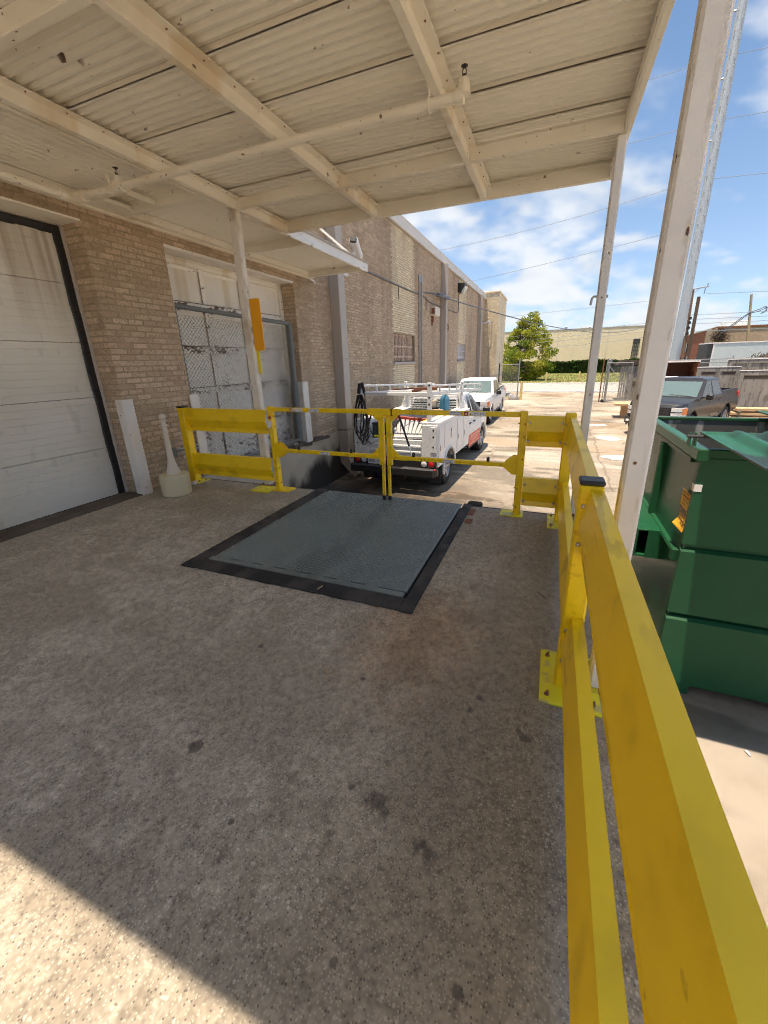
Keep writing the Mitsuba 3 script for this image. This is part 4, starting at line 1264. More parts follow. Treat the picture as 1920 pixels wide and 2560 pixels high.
def pickup(name, label, org, yaw, paint, yb, yc, yf, ra, fa, bed=True, lens="lamp_lens", cab2=True, black_grille=True, group=None, extras=True):
    key = thing(name, label, "pickup truck", group)
    V = Local(key, org, yaw)
    y0 = 0.02 if bed else yb + .01
    prof = [(y0 + .06, .60), (y0, .70)] + ([(y0, 1.36), (y0 + .05, 1.42), (yb - .03, 1.42), (yb, 1.33)] if bed else [(y0, 1.33)])
    prof += [(yb + .3, 1.335), (yc - .1, 1.335), (yc + .3, 1.30), (yf - .5, 1.235), (yf - .16, 1.17), (yf - .05, 1.06), (yf - .02, .80), (yf - .05, .62), (yf - .4, .46), (yb, .46), (y0 + .5, .48)]
    b = poly_x(prof[::-1] if Polygon(prof).exterior.is_ccw is False else prof, -1.0, 1.0)
    plan = [(-1.0, y0), (1.0, y0), (1.0, yf - .75), (.97, yf - .42), (.86, yf - .15), (.60, yf - .03), (.3, yf), (-.3, yf), (-.60, yf - .03), (-.86, yf - .15), (-.97, yf - .42), (-1.0, yf - .75)]
    b = b ^ poly_z(plan, 0, 3)
    for y in (ra, fa):
        if y == ra and not bed:
            continue
        b = b - cyl_x(-1.2, -.62, y, .43, .50) - cyl_x(.62, 1.2, y, .43, .50)
    if bed:
        b = b - m3.Manifold.cube([1.62, yb - .22, 1.2]).translate([-.81, .10, .92])
    b = b.refine_to_length(.11)
    t = b.to_mesh()
    v = np.array(t.vert_properties[:, :3], float)
    z = v[:, 2]
    k = np.where(z > .95, 1 - .075 * (z - .95) / .4 * np.clip((z - .95) / .2, 0, 1), 1.0) * np.where(z < .65, 1 - .06 * (.65 - z) / .2, 1.0)
    hood = np.clip((v[:, 1] - yc) / .3, 0, 1)
    v[:, 0] *= k
    v[:, 2] += np.where((z > 1.1) & (v[:, 1] > yc - .1), .03 * (1 - (v[:, 0] / .95) ** 2) * hood, 0)
    body = V.add("body", M().put(v, t.tri_verts), paint, None, 28)
    roof = [(s * .74, y, 1.90) for s in (-1, 1) for y in (yb + .28, yc - .92)] + [(s * .50, y, 1.935) for s in (-1, 1) for y in (yb + .35, yc - 1.0)]
    base = [(s * .935, y, 1.27) for s in (-1, 1) for y in (yb + .06, yc + .04)]
    V.add("cab", round_hull(roof + base, .05), paint, None, 30)
    fy = lambda zz: yc + .131 - .96 * (zz - 1.27) / .63
    V.add("windscreen", front_pane([(-.84, 1.36), (.84, 1.36), (.71, 1.86), (-.71, 1.86)], fy, .012), "painted_sky_glass", None)
    V.add("wiper", front_pane([(-.7, 1.365), (.05, 1.40), (.05, 1.415), (-.7, 1.38)], fy, .026), "black_plastic", None)
    ry = lambda zz: yb + .005 + .22 * (zz - 1.27) / .63
    V.add("rear_window", front_pane([(-.78, 1.40), (.78, 1.40), (.68, 1.82), (-.68, 1.82)], ry, .012, sgn=-1), "car_glass", None)
    mid = yb + (1.15 if cab2 else .62)
    for s in (-1, 1):
        fw = [(mid + .07, 1.36), (yc - .12, 1.36), (yc - .80, 1.86), (mid + .07, 1.86)]
        rw = [(yb + .20, 1.36), (mid - .05, 1.36), (mid - .05, 1.86), (yb + .38, 1.86)]
        V.add("door_glass", side_pane(fw, s), "car_glass", None)
        V.add("door_glass", side_pane(rw, s), "car_glass", None)
        V.add("mirror", M().cbox((s * 1.17, yc - .22, 1.36), (.22, .11, .19), None, .035).bar((s * .95, yc - .24, 1.34), (s * 1.08, yc - .24, 1.34), .05, .05, .01), "black_plastic", None, 40)
        seams = M()
        for y in (yb + .12, mid, yc + .05):
            seams.box(s * .985, s * 1.0015, y - .006, y + .006, .58, .93)
        V.add("door_seam", seams, "black_plastic", None)
        hd = M()
        for y in (yb + .28, mid + .16):
            hd.cbox((s * .972, y, 1.13), (.05, .18, .04), None, .012)
        V.add("door_handle", hd, "black_plastic" if bed is False or paint == "car_white" else paint, None, 40)
        arch = M()
        for y in ((ra, fa) if bed else (fa,)):
            arch.tube([(s * .985, y + .52 * math.cos(a), .43 + .52 * math.sin(a)) for a in np.linspace(-.25, math.pi + .25, 18)], .028, 6)
        V.add("wheel_arch_trim", arch, paint, None, 40)
        for y in (ra, fa):
            wheel_parts(V, s * .845, y, s)
        V.add("running_board", M().box(s * .86, s * 1.0, yb + .1, yc - .1, .42, .47, .01), "black_plastic", None)
        hl = [(s * .60, yf - .005), (s * .78, yf - .035), (s * .885, yf - .13), (s * .965, yf - .36), (s * .93, yf - .36), (s * .60, yf - .08)]
        h = V.add("headlight", M().prism(hl, "z", .79, 1.08), lens, None)
        V.add("turn_lamp", M().prism([(s * .90, yf - .14), (s * .972, yf - .36), (s * .96, yf - .44), (s * .90, yf - .30)], "z", .84, 1.06), "lamp_amber", h)
        V.add("lamp_divider", M().prism([(s * .60, yf + .004), (s * .79, yf - .026), (s * .895, yf - .12), (s * .6, yf - .1)], "z", .915, .945), "chrome" if paint != "car_dark" else "dark_grey", h)
        if bed:
            V.add("tail_lamp", M().box(s * .90, s * .985, .0, .16, .98, 1.32, .015), "lamp_red", None)
    g = V.add("grille", M().prism([(-.60, yf - .06), (.60, yf - .06), (.57, yf + .012), (.3, yf + .03), (-.3, yf + .03), (-.57, yf + .012)], "z", .70, 1.07), "black_plastic", None)
    bars = M()
    for zz in (.80, .90, 1.0):
        bars.prism([(-.58, yf - .05), (.58, yf - .05), (.55, yf + .018), (.3, yf + .038), (-.3, yf + .038), (-.55, yf + .018)], "z", zz - .012, zz + .012)
    for x in np.linspace(-.5, .5, 12):
        bars.box(x - .005, x + .005, yf - .0, yf + .026, .71, 1.06)
    V.add("grille_bars", bars, "dark_grey" if paint == "car_dark" else "chrome", g)
    bp = [(-.97, yf - .40), (.97, yf - .40), (.96, yf - .16), (.7, yf + .06), (.3, yf + .10), (-.3, yf + .10), (-.7, yf + .06), (-.96, yf - .16)]
    f = V.add("front_bumper", M().prism(bp, "z", .42, .68), "dark_grey" if paint == "car_dark" else "chrome", None)
    V.add("fog_lamp", M().box(-.82, -.66, yf - .02, yf + .055, .50, .58, .01).box(.66, .82, yf - .02, yf + .055, .50, .58, .01), "lamp_lens", f)
    if bed:
        V.add("rear_bumper", M().box(-.95, .95, -.12, .03, .50, .68, .03), "chrome", None)
        V.add("bed_rail", M().box(-.93, -.80, .05, yb - .05, 1.415, 1.435, .008).box(.80, .93, .05, yb - .05, 1.415, 1.435, .008), "black_plastic", None)
    V.add("underbody", M().box(-.60, .60, .2 if bed else yb - .8, yf - .3, .30, .56), "black_plastic", None)
    return key, V


pickup("grey_pickup", "dark grey crew cab pickup parked in the yard behind the green dumpster", (6.58, 21.89, G), math.radians(147.9), "car_dark", 2.05, 4.45, 5.88, 1.26, 4.95)
pickup("white_pickup", "white crew cab pickup parked nose to nose with the service truck", (-3.40, 24.0, G), math.radians(179.2), "car_white", 2.05, 4.45, 5.88, 1.26, 4.95)

# ---- the service truck, seen from behind
st, V = pickup("service_truck", "white service truck with a ladder rack and a red door panel, seen from behind", (-3.2, 7.95, G), math.radians(-2.6), "car_white", 3.22, 5.0, 6.28, 1.2, 5.2, bed=False, cab2=False)


def ub(x0, x1, y0, y1, z0, z1, c=.012):
    return M().box(x0, x1, y0, y1, z0, z1, c)


for s in (-1, 1):
    a, b = (.66, 1.03) if s > 0 else (-1.03, -.66)
    side = m3.Manifold.cube([b - a, 2.82, .94]).translate([a, .28, .62]) - cyl_x(a - .1, b + .1, 1.2, .42, .49)
    bs = V.add("side_box", side, "car_white", None, 30)
    V.add("lid", ub(a - .01, b + .012, .29, 3.11, 1.56, 1.605), "car_white", bs)
    xo = 1.03 if s > 0 else -1.03
    for (y0, y1, z0, z1) in ((.33, .72, .66, 1.50), (.76, 1.78, .97, 1.50), (1.86, 2.42, .66, 1.50), (2.46, 3.06, .66, 1.50)):
        d = V.add("locker_door", ub(xo - .004 if s > 0 else xo - .012, xo + .012 if s > 0 else xo + .004, y0, y1, z0, z1, .006), "car_white", bs)
        V.add("latch", M().cbox((xo + s * .018, (y0 + y1) / 2 if y1 - y0 > .9 else y0 + .09, (z0 + z1) / 2 - .05), (.014, .05, .12), None, .005), "bolt_steel", bs)
    V.add("arch_trim", M().tube([(xo, 1.2 + .50 * math.cos(t), .42 + .50 * math.sin(t)) for t in np.linspace(-.1, math.pi + .1, 20)], .03, 6), "car_white", bs, 40)
    rp = V.add("rear_panel", ub(a + .005, b - .005, .262, .285, .66, 1.54, .006), "car_white", None)
    V.add("post_plate", ub((.86 if s > 0 else -1.0), (1.0 if s > 0 else -.86), .245, .262, .95, 1.50, .004), "car_white", rp)
    q = M()
    for z in (1.08, 1.30, 1.44):
        q.add(bolt_at((s * .93, .245, z), (0, -1, 0), .02))
    V.add("bolt", q, "black_plastic", rp, kind="stuff")
V.add("bed_floor", ub(-.67, .67, .3, 3.1, .82, .88), "dark_grey", None)
V.add("bed_front", ub(-.67, .67, 3.08, 3.12, .85, 1.40), "car_white", None)
tg = V.add("tailgate", ub(-.655, .655, .285, .33, .80, 1.20, .01), "car_white", None)
for z in (.90, 1.03):
    V.add("tailgate_rib", ub(-.64, .64, .262, .290, z, z + .055, .02), "car_white", tg)
tp = V.add("tail_panel", ub(-1.02, 1.02, .18, .27, .60, .80, .01), "black_plastic", None)
for s in (-1, 1):
    V.add("stop_lamp", M().lathe([(0, .02), (.045, .018), (.062, .008), (.07, 0)], (s * .91, .18, .705), 24, rotx(math.pi / 2)), "lamp_red", tp, 40)
    V.add("reverse_lamp", M().lathe([(0, .02), (.045, .018), (.062, .008), (.07, 0)], (s * .745, .18, .705), 24, rotx(math.pi / 2)), "lamp_lens", tp, 40)
    V.add("lamp_ring", M().lathe([(.072, .0), (.078, .012), (.084, 0)], (s * .745, .18, .705), 24, rotx(math.pi / 2)).lathe([(.072, .0), (.078, .012), (.084, 0)], (s * .91, .18, .705), 24, rotx(math.pi / 2)), "rubber", tp)
np_ = V.add("number_plate", ub(-.635, -.33, .168, .178, .625, .78, .004), "sticker_white", None)
V.add("lettering", text_on("WSL-7588", .058, (-.615, .1675, .668), (1, 0, 0), (0, 0, 1), True), "print_dark", np_)
bm = V.add("rear_bumper", M().prism([(-1.06, .12), (-1.0, .0), (1.0, .0), (1.06, .12), (1.06, .22), (-1.06, .22)], "z", .46, .60), "black_plastic", None)
for x0 in (.25, -.98):
    V.add("step_pad", ub(x0, x0 + .73, .01, .2, .60, .612, .003), "dark_grey", bm)
V.add("hitch", ub(-.06, .06, -.06, .3, .36, .46, .01).box(-.35, .35, .05, .12, .36, .47, .01), "black_plastic", bm)
V.add("marker_lamp", M().cbox((1.03, .06, .62), (.05, .05, .04), None, .015), "lamp_red", bm)
for x0 in (.70, -1.0):
    V.add("mud_flap", ub(x0, x0 + .30, .62, .635, .14, .56, .004), "rubber", None)
V.add("chassis", ub(-.45, -.33, .1, 6.0, .42, .60).box(.33, .45, .1, 6.0, .42, .60).box(-.7, .7, 1.1, 1.3, .34, .5), "black_plastic", None)
pn = V.add("door_panel_red", M().prism([(3.27, .48), (4.62, .48), (4.82, .82), (3.27, .82)], "x", 1.0, 1.006), "car_red", None, label="red panel with faint white lettering along the lower door")
lettering = M().box(1.006, 1.0075, 3.40, 4.62, .668, .675)
for x0, w, z, h in [(3.44 + .083 * i, .058, .70, .075) for i in range(14)] + [(3.72 + .07 * i, .045, .59, .05) for i in range(10)] + [(3.5 + .052 * i, .034, .515, .035) for i in range(18)]:
    up_ = rng.random() > .5                                  # the lettering is too small and worn to read in the photograph
    lettering.box(1.006, 1.0075, x0, x0 + .3 * w, z, z + h)
    lettering.box(1.006, 1.0075, x0 + .3 * w, x0 + w, z + h * (.72 if up_ else .05), z + h * (1.0 if up_ else .3))
V.add("lettering", lettering, "pink_cream", pn)
V.add("emblem", M().prism([(1.27, 1.22), (1.30, 1.30), (1.27, 1.38), (1.24, 1.30)], "x", 1.043, 1.0445), "dark_grey", None)

zr = lambda y, z: z - .048 * (y - .33)
rk = V.add("ladder_rack", M().bar((-.795, .33, 2.19), (-.795, 5.6, zr(5.6, 2.19)), .035, .07, .006).bar((.795, .33, 2.19), (.795, 5.6, zr(5.6, 2.19)), .035, .07, .006), "rack_white", None)
for s in (-1, 1):
    x = .815 * s
    for y, zt in ((.33, 2.42), (3.05, 2.31)):
        V.add("rack_post", M().box(x - .045, x + .045, y - .03, y + .03, 1.60, zt, .008), "rack_white", rk)
        q = M()
        for z in (zt - .05, 2.12, 1.98):
            q.add(bolt_at((x, y - .03, z), (0, -1, 0), .022))
        V.add("bolt", q, "black_plastic", rk, kind="stuff")
    for z in (2.36,):
        V.add("rack_rail", M().bar((x - s * .02, .33, z), (x - s * .02, 5.6, zr(5.6, z)), .035, .045 if z > 2.3 else .07, .006), "rack_white", rk)
    up = M()
    for y in (1.1, 1.9, 2.6, 3.8, 4.7, 5.55):
        up.box(x - s * .02 - .018, x - s * .02 + .018, y - .02, y + .02, zr(y, 2.17), zr(y, 2.37))
    V.add("rack_upright", up, "rack_white", rk)
    V.add("rack_leg", M().tube([(x, 3.05, 1.58), (x * 1.02, 3.0, 1.78), (x * .92, 3.05, 2.0), (x * .98, 3.05, 2.15)], .065, 10), "rack_white", rk, 40)
for y in (.36, 1.75, 3.05, 4.6, 5.55):
    V.add("rack_crossbar", M().box(-.80, .80, y - .03, y + .03, zr(y, 2.15), zr(y, 2.22), .006), "rack_white", rk)
V.add("rack_clamp", M().bar((-.1, .5, 2.27), (.55, 2.6, 2.2), .03, .03).bar((.25, .9, 2.25), (.7, 1.2, 2.24), .07, .06).bar((.2, 1.0, 2.2), (.3, 1.4, 2.22), .10, .05), "rust_brown", rk)
lv_ = V.add("window_guard", ub(-.72, -.68, 3.0, 3.04, 1.40, 1.98, .004).box(.68, .72, 3.0, 3.04, 1.40, 1.98, .004).box(-.02, .02, 3.0, 3.04, 1.40, 1.98, .004).box(-.72, .72, 3.0, 3.04, 1.95, 1.99, .004), "rack_white", None)
for i in range(8):
    V.add("louvre", M().cbox((0, 3.01, 1.44 + .066 * i), (1.38, .008, .042), rotx(.6), .002), "rack_white", lv_)
for s in (-1, 1):
    V.add("guard_bracket", M().prism([(s * .74, 1.36), (s * .98, 1.36), (s * 1.0, 1.55), (s * .86, 1.86), (s * .74, 1.98)], "y", 3.02, 3.10), "rack_white", lv_)
OR, YW = np.array([-3.2, 7.95, G]), math.radians(-2.6)


def on_truck(name, label, cat):
    k = thing(name, label, cat)
    return k, Local(k, OR, YW)


k, L_ = on_truck("gas_cylinder", "blue gas cylinder standing in the bed of the service truck", "gas cylinder")
L_.add("tank", M().lathe([(0, .88), (.12, .88), (.125, .95), (.125, 1.86), (.10, 1.95), (.05, 2.0), (0, 2.0)], (.49, 2.55, 0), 24), "tank_blue", None, 40)
L_.add("valve", M().lathe([(.03, 1.99), (.03, 2.05), (0, 2.06)], (.49, 2.55, 0), 12), "bolt_steel", None, 40)
k, L_ = on_truck("pump", "dark pump in the bed of the service truck beside the blue cylinder", "pump")
L_.add("motor", M().lathe([(0, .9), (.16, .9), (.16, 1.5), (.10, 1.55), (.10, 1.66), (0, 1.66)], (.20, 2.6, 0), 20), "black_plastic", None, 40)
L_.add("top", M().lathe([(.06, 1.66), (.075, 1.70), (.075, 1.85), (0, 1.87)], (.20, 2.6, 0), 16), "pink_cream", None, 40)
k, L_ = on_truck("step_ladder", "red and silver step ladder lying in the bed of the service truck", "ladder")
A, B = np.array([-.18, .55, 1.45]), np.array([.62, .95, 1.42])
A2, B2 = np.array([-.02, .36, 1.08]), np.array([.70, .45, 1.20])
L_.add("rail", M().bar((-.35, 1.2, 1.56), (.70, 1.25, 1.48), .06, .09, .01), "ladder_red", None)
L_.add("rail", M().bar((-.05, .37, 1.22), (.64, .40, 1.25), .05, .07, .01), "ladder_alu", None)
for i in range(9):
    t = i / 8
    L_.add("rung", M().bar((-.40 + .98 * t, 1.2, 1.53 - .06 * t), (-.02 + .64 * t, .42, 1.24 + .02 * t), .075, .018, .004), "ladder_alu", None)
k, L_ = on_truck("tool_crate", "black crate at the left side of the service truck bed", "crate")
L_.add("box", ub(-.64, -.20, .50, 1.3, .90, 1.50, .02), "dark_grey", None)
L_.add("rim", ub(-.65, -.19, .49, 1.31, 1.48, 1.52, .01), "black_plastic", None)
k, L_ = on_truck("yellow_tool", "yellow tool case in the truck bed behind the ladder", "tool")
L_.add("case", ub(.44, .53, .9, 1.2, 1.30, 1.54, .02).box(.55, .64, .85, 1.15, 1.28, 1.54, .02).box(.58, 1.0, 1.5, 1.62, 1.60, 1.70, .015), "tool_yellow", None)
k, L_ = on_truck("board", "yellow board lying on top of the tailgate of the service truck", "board")
L_.add("sheet", ub(-.60, -.1, .34, .9, 1.215, 1.24), "tool_yellow", None)
k, L_ = on_truck("cardboard_box", "brown cardboard box with a white label in the service truck bed", "box")
L_.add("carton", ub(.30, .62, 1.6, 2.0, 1.35, 1.68, .006), "raw_wood", None)
L_.add("label_paper", ub(.46, .60, 1.594, 1.60, 1.50, 1.64), "sticker_white", None)
k, L_ = on_truck("cable_coil", "coils of black cable hanging from the left rear post of the ladder rack", "cable")
cm = M()
for i in range(9):
    r1, dx, dy = .16 + .02 * (i % 4), -.80 + .025 * (i % 5) - .04, .26 - .012 * (i % 3)
    h = .42 + .035 * (i % 5)
    cm.tube([(dx + (r1 + .05 * math.sin(i)) * math.sin(t) * (.35 + .65 * (1 - math.cos(t)) / 2), dy + .03 * math.sin(2 * t + i), 2.16 - h * (1 - math.cos(t))) for t in np.linspace(0, 2 * math.pi, 30)], .011, 6)
cm.tube([(-.85, .28, 2.2), (-.80, .25, 2.40), (-.77, .30, 2.42), (-.75, .36, 2.2)], .04, 8)
cm.tube([(-.86, .26, 1.45), (-.75, .25, 1.2), (-.55, .26, 1.05), (-.5, .3, 1.12)], .011, 6)
cm.tube([(-.70, .28, 2.2), (-.68, .27, 1.8), (-.66, .27, 1.5), (-.5, .3, 1.2)], .011, 6)
L_.add("coil", cm, "black_cable", None, True)
k, L_ = on_truck("work_gloves", "dark work gloves hanging over the tailgate of the service truck", "gloves")
gm = M()
for i, dx in enumerate((-.16, -.11, -.06)):
    gm.tube([(dx, .31, 1.24), (dx - .01, .265, 1.20), (dx + .01 * i, .25, 1.10 - .03 * i), (dx, .25, 1.04)], [.03, .035, .03, .02], 8)
L_.add("glove", gm, "black_plastic", None, True)
# ------------------------------------------------------------------ the green dumpster right of the dock
du = thing("dumpster", "large green steel dumpster beside the dock, with ribbed plastic lids and grimy sides", "dumpster")
X0, X1, YF, YB, ZT = 1.085, 3.0, 3.50, 5.35, 0.86
for i, (z0, z1, y) in enumerate(((.165, ZT, YF), (-.455, .125, YF - .012), (-1.14, -.495, YF - .026))):
    pts = [(y, z0), (y, z1 - (.0 if i == 0 else .02)), (y + (.0 if i == 0 else .035), z1), (YF + .045, z1), (YF + .045, z0)]
    add("front_panel", M().prism(pts, "x", X0, X1), "green_paint", du)
add("front_back", M().box(X0 + .01, X1 - .01, YF + .04, YF + .06, -1.14, ZT), "green_paint", du)
add("left_side", M().box(X0 + .015, X0 + .03, YF + .02, YB, -1.21, ZT), "green_grimy", du)
add("right_side", M().box(X1 - .03, X1, YF + .02, YB, -1.14, ZT), "green_paint", du)
add("back_wall", M().box(X0 + .02, X1 - .02, YB - .02, YB, -1.14, .90), "dirty_steel", du, label="back wall of the dumpster, its inside streaked grey and white")
add("floor", M().box(X0, X1, YF, YB, -1.17, -1.12), "green_paint", du)
rim = add("rim", M().box(X0 - .035, X0 + .045, YF - .025, YB + .02, .845, .935, .008), "green_grimy", du)
add("rim_cap", M().box(X0 - .033, X0 + .045, YF - .032, YF - .02, .848, .932, .003), "green_paint", rim)
add("rim", M().box(X0 + .05, X1, YF + .01, YF + .09, .84, .93, .008), "green_paint", du)
add("rim", M().box(X0 + .05, X1, YB - .03, YB + .04, .90, .935, .006), "green_grimy", du)
add("side_flange", M().box(X0 - .012, X0 + .02, 3.68, YB, .79, .83, .004), "green_grimy", du)
add("side_rib", M().box(X0 - .04, X0 + .016, 4.46, 4.48, .06, .79, .003).box(X0 - .035, X0 + .016, 4.52, 4.53, .06, .79), "green_paint", du)
add("side_bar", M().prism([(X0 + .016, .07), (X0 - .02, .07), (X0 - .03, .045), (X0 + .016, -.01)], "y", 3.62, YB), "green_paint", du)
add("bar_bracket", M().box(X0 - .035, X0 + .016, 3.57, 3.63, -.02, .08, .006), "green_paint", du)
sl = add("fork_sleeve", M().box(X0 - .21, X0 + .016, 4.0, 5.2, .045, .06, .003).box(X0 - .21, X0 + .016, 4.0, 5.2, -.215, -.20).box(X0 - .21, X0 - .195, 4.0, 5.2, -.2, .045), "green_paint", du)
add("sleeve_front", M().box(X0 - .12, X0 + .016, 3.99, 4.0, -.216, .062), "green_paint", sl)
add("sleeve_inside", M().box(X0 - .19, X0 + .01, 4.45, 4.47, -.2, .045), "black_plastic", sl)
add("corner_foot", M().box(X0, X0 + .075, YF - .04, YF + .04, -1.20, -1.0, .006), "green_paint", du)
add("skid", M().box(X0 + .15, X0 + .28, YF - .02, YB, G, -1.14, .006).box(X1 - .28, X1 - .15, YF - .02, YB, G, -1.14, .006).box(X0, X0 + .07, YF - .03, YF + .06, G, -1.17), "green_paint", du)


def lid(x0, x1, y0, y1, z, tilt):
    nx, ny = 90, 60
    u, w = np.meshgrid(np.linspace(0, 1, nx), np.linspace(0, 1, ny))
    x, y = x0 + (x1 - x0) * u, y0 + (y1 - y0) * w
    edge = np.minimum(np.minimum(u, 1 - u) * (x1 - x0), np.minimum(w, 1 - w) * (y1 - y0))
    rib = np.clip(np.cos((x - x0 - .02) / .175 * 2 * np.pi) * 1.6 - .3, -1, 1) * .5 + .5
    rib = rib * np.clip((edge - .05) / .05, 0, 1)
    zz = z + .045 * rib + tilt * w + .012 * np.clip((edge < .03) * 1.0, 0, 1)
    top = np.stack([x, y, zz], -1).reshape(-1, 3)
    bot = top - [0, 0, .012]
    i = np.arange(ny - 1)[:, None] * nx + np.arange(nx - 1)[None]
    q = np.stack([i, i + 1, i + nx + 1, i + nx], -1).reshape(-1, 4)
    f = np.vstack([q[:, [0, 1, 2]], q[:, [0, 2, 3]]])
    n = nx * ny
    ed = np.concatenate([np.arange(nx), np.arange(1, ny) * nx + nx - 1, (ny - 1) * nx + np.arange(nx - 2, -1, -1), np.arange(ny - 2, 0, -1) * nx])
    e2 = np.roll(ed, -1)
    side = np.vstack([np.stack([ed, ed + n, e2 + n], 1), np.stack([ed, e2 + n, e2], 1)])
    return M().put(np.vstack([top, bot]), np.vstack([f, f[:, ::-1] + n, side]))


add("lid", lid(1.10, 2.04, 2.62, 3.70, 1.0, 0.02), "green_lid", du, 40, label="ribbed green lid folded open, overhanging the near side")
add("lid", lid(2.06, 3.02, 3.58, 5.42, .975, 0.02), "green_grimy", du, 40, label="closed ribbed lid on the right half")
add("hinge_rod", M().tube([(1.0, 3.62, 1.005), (3.0, 3.62, 1.005)], .011, 8), "dark_grey", du, 40)
add("hinge_bracket", M().prism([(3.60, .93), (3.68, .93), (3.655, 1.03), (3.625, 1.03)], "x", 1.02, 1.03).prism([(3.60, .93), (3.68, .93), (3.655, 1.03), (3.625, 1.03)], "x", 1.055, 1.065), "green_paint", du)
lb = M()
n = 14
t = np.linspace(0, 1, n)
for k in range(n - 1):
    z0, z1 = .56 - .32 * t[k], .56 - .32 * t[k + 1]
    c0, c1 = [.012 * math.sin(5 * q) + (.05 * max(0, q - .75) * 4 if q > .75 else 0) + (.03 if q < .04 else 0) for q in (t[k], t[k + 1])]
    y0, y1 = 3.545 + .005 * t[k], 3.545 + .005 * t[k + 1]
    v = [(X0 + .010 - c0 * .3, y0, z0), (X0 + .006 - c0, y0 + .175, z0 + .02), (X0 + .006 - c1, y1 + .175, z1 + .02), (X0 + .010 - c1 * .3, y1, z1)]
    w = [(a - .0015, b, c) for a, b, c in v]
    lb.put(v + w, [[0, 2, 1], [0, 3, 2], [4, 5, 6], [4, 6, 7], [0, 1, 5], [0, 5, 4], [2, 3, 7], [2, 7, 6], [1, 2, 6], [1, 6, 5], [3, 0, 4], [3, 4, 7]])
lk = add("warning_label", lb, "paper_yellow", du, label="peeling yellow warning label with dark print near the corner")
pr = M().box(X0 - .0045, X0 - .003, 3.55, 3.715, .405, .425).box(X0 - .0045, X0 - .003, 3.55, 3.715, .375, .398)
for i in range(9):
    z = .545 - .032 * i
    if .36 < z < .43:
        continue
    for j in range(3):
        pr.box(X0 - .0045, X0 - .003, 3.56 + .052 * j, 3.56 + .052 * j + .02 + .022 * rng.random(), z, z + .008)
add("print", pr, "dark_wood", lk)
add("white_tag", M().box(X0 - .003, X0 + .045, YF - .004, YF - .001, .605, .66).box(X0 - .004, X0 - .001 + .014, YF - .004, YF + .05, .605, .66), "sticker_white", du)
dn = thing("debris_can", "crushed pale can lying on the shaded ground in front of the green dumpster", "can")
add("can", M().cbox((1.62, 2.98, G + .014), (.016, .045, .012), rotz(.3), .004), "sticker_white", dn)

# ------------------------------------------------------------------ salvaged panels, timber and fences at the back of the yard
def framed_panel(name, label, x0, x1, y, z0, z1, th, cols, lean, parent_cat="wooden board", red=False, yaw=0.0):
    k = thing(name, label, parent_cat)
    V = Local(k, (x0, y, z0), yaw)
    W, H = x1 - x0, z1 - z0
    R = rotx(-lean)

    def put(nm, m, mat):
        m.xf(R, (0, 0, 0))
        V.add(nm, m, mat)
    fw = .16
    put("board", box(0, W, .02, th, 0, H), "old_wood")
    put("stile", box(0, fw, -.02, .03, 0, H, c=.008), "old_wood")
    put("stile", box(W - fw, W, -.02, .03, 0, H, c=.008), "old_wood")
    put("rail", box(fw, W - fw, -.018, .03, H - .2, H, c=.008), "old_wood")
    put("rail", box(fw, W - fw, -.018, .03, 0, .22, c=.008), "old_wood")
    put("cap", box(-.02, W + .02, -.04, th + .02, H, H + .035, c=.006), "white_board")
    for i in range(1, cols):
        xc = W * i / cols
        put("stile", box(xc - .09, xc + .09, -.019, .03, .22, H - .2, c=.008), "old_wood")
    if red:
        for i in range(cols):
            a, b = W * i / cols + .2, W * (i + 1) / cols - .12
            put("painted_strip", box(a, b, .012, .0195, H - .36, H - .21), "dark_wood")
    return k


framed_panel("weathered_board", "weathered grey wooden panel with two inset fields standing behind the grey pickup", 6.78, 8.50, 25.0, G, .93, .10, 2, .03, red=True, yaw=-.03)
framed_panel("weathered_board", "large weathered plywood panel at the right edge behind the grey pickup's tail", 7.98, 10.2, 23.4, G, .80, .08, 1, .02, red=True, yaw=-.05)
framed_panel("weathered_board", "dark weathered panel behind the others, below the grey trailer", 8.95, 11.6, 28.0, G, 1.24, .2, 3, .0)
pk = thing("plywood_crate", "weathered plywood crate with a tarp covered lid behind the nearest canopy post", "crate")
for i in range(5):
    add("slat", M().cbox((4.22 + .13 * i, 31.0 + .03 * (i % 2), (G + .99) / 2), (.10, .05, .99 - G), rotx(.01 * (i - 2)), .006), "old_wood", pk)
add("side", box(4.86, 5.9, 31.0, 32.4, G, .95), "old_wood", pk)
add("rail", box(4.84, 5.92, 30.97, 31.0, -.30, .0, c=.01), "dark_wood", pk)
add("stile", box(4.84, 4.95, 30.965, 30.998, G, .95, c=.006), "old_wood", pk)
tp_ = M()
for i in range(5):
    tp_.cbox((4.9 + .03 * i, 31.6, 1.05 + .055 * i), (2.0 - .06 * i, 1.5, .035), rotx(.02 * math.sin(i)) @ roty(.012 * (i - 2)), .01)
add("lid_boards", tp_, "dark_wood", pk)
ob = thing("open_box", "open brown wooden box with a dark inside, lying on its side between the panels", "box")
add("shell", M().box(5.2, 7.35, 27.0, 28.6, 1.20, 1.25, .008).box(5.2, 7.35, 28.55, 28.6, -.2, 1.2).box(7.28, 7.34, 27.0, 28.6, .3, 1.2).box(5.2, 5.26, 27, 28.6, .3, 1.2), "rust_brown", ob)
add("edge", M().box(5.18, 7.37, 26.98, 27.02, 1.18, 1.26, .006), "white_board", ob)
add("base", M().box(5.2, 7.35, 27.0, 28.6, .24, .30), "dark_wood", ob)
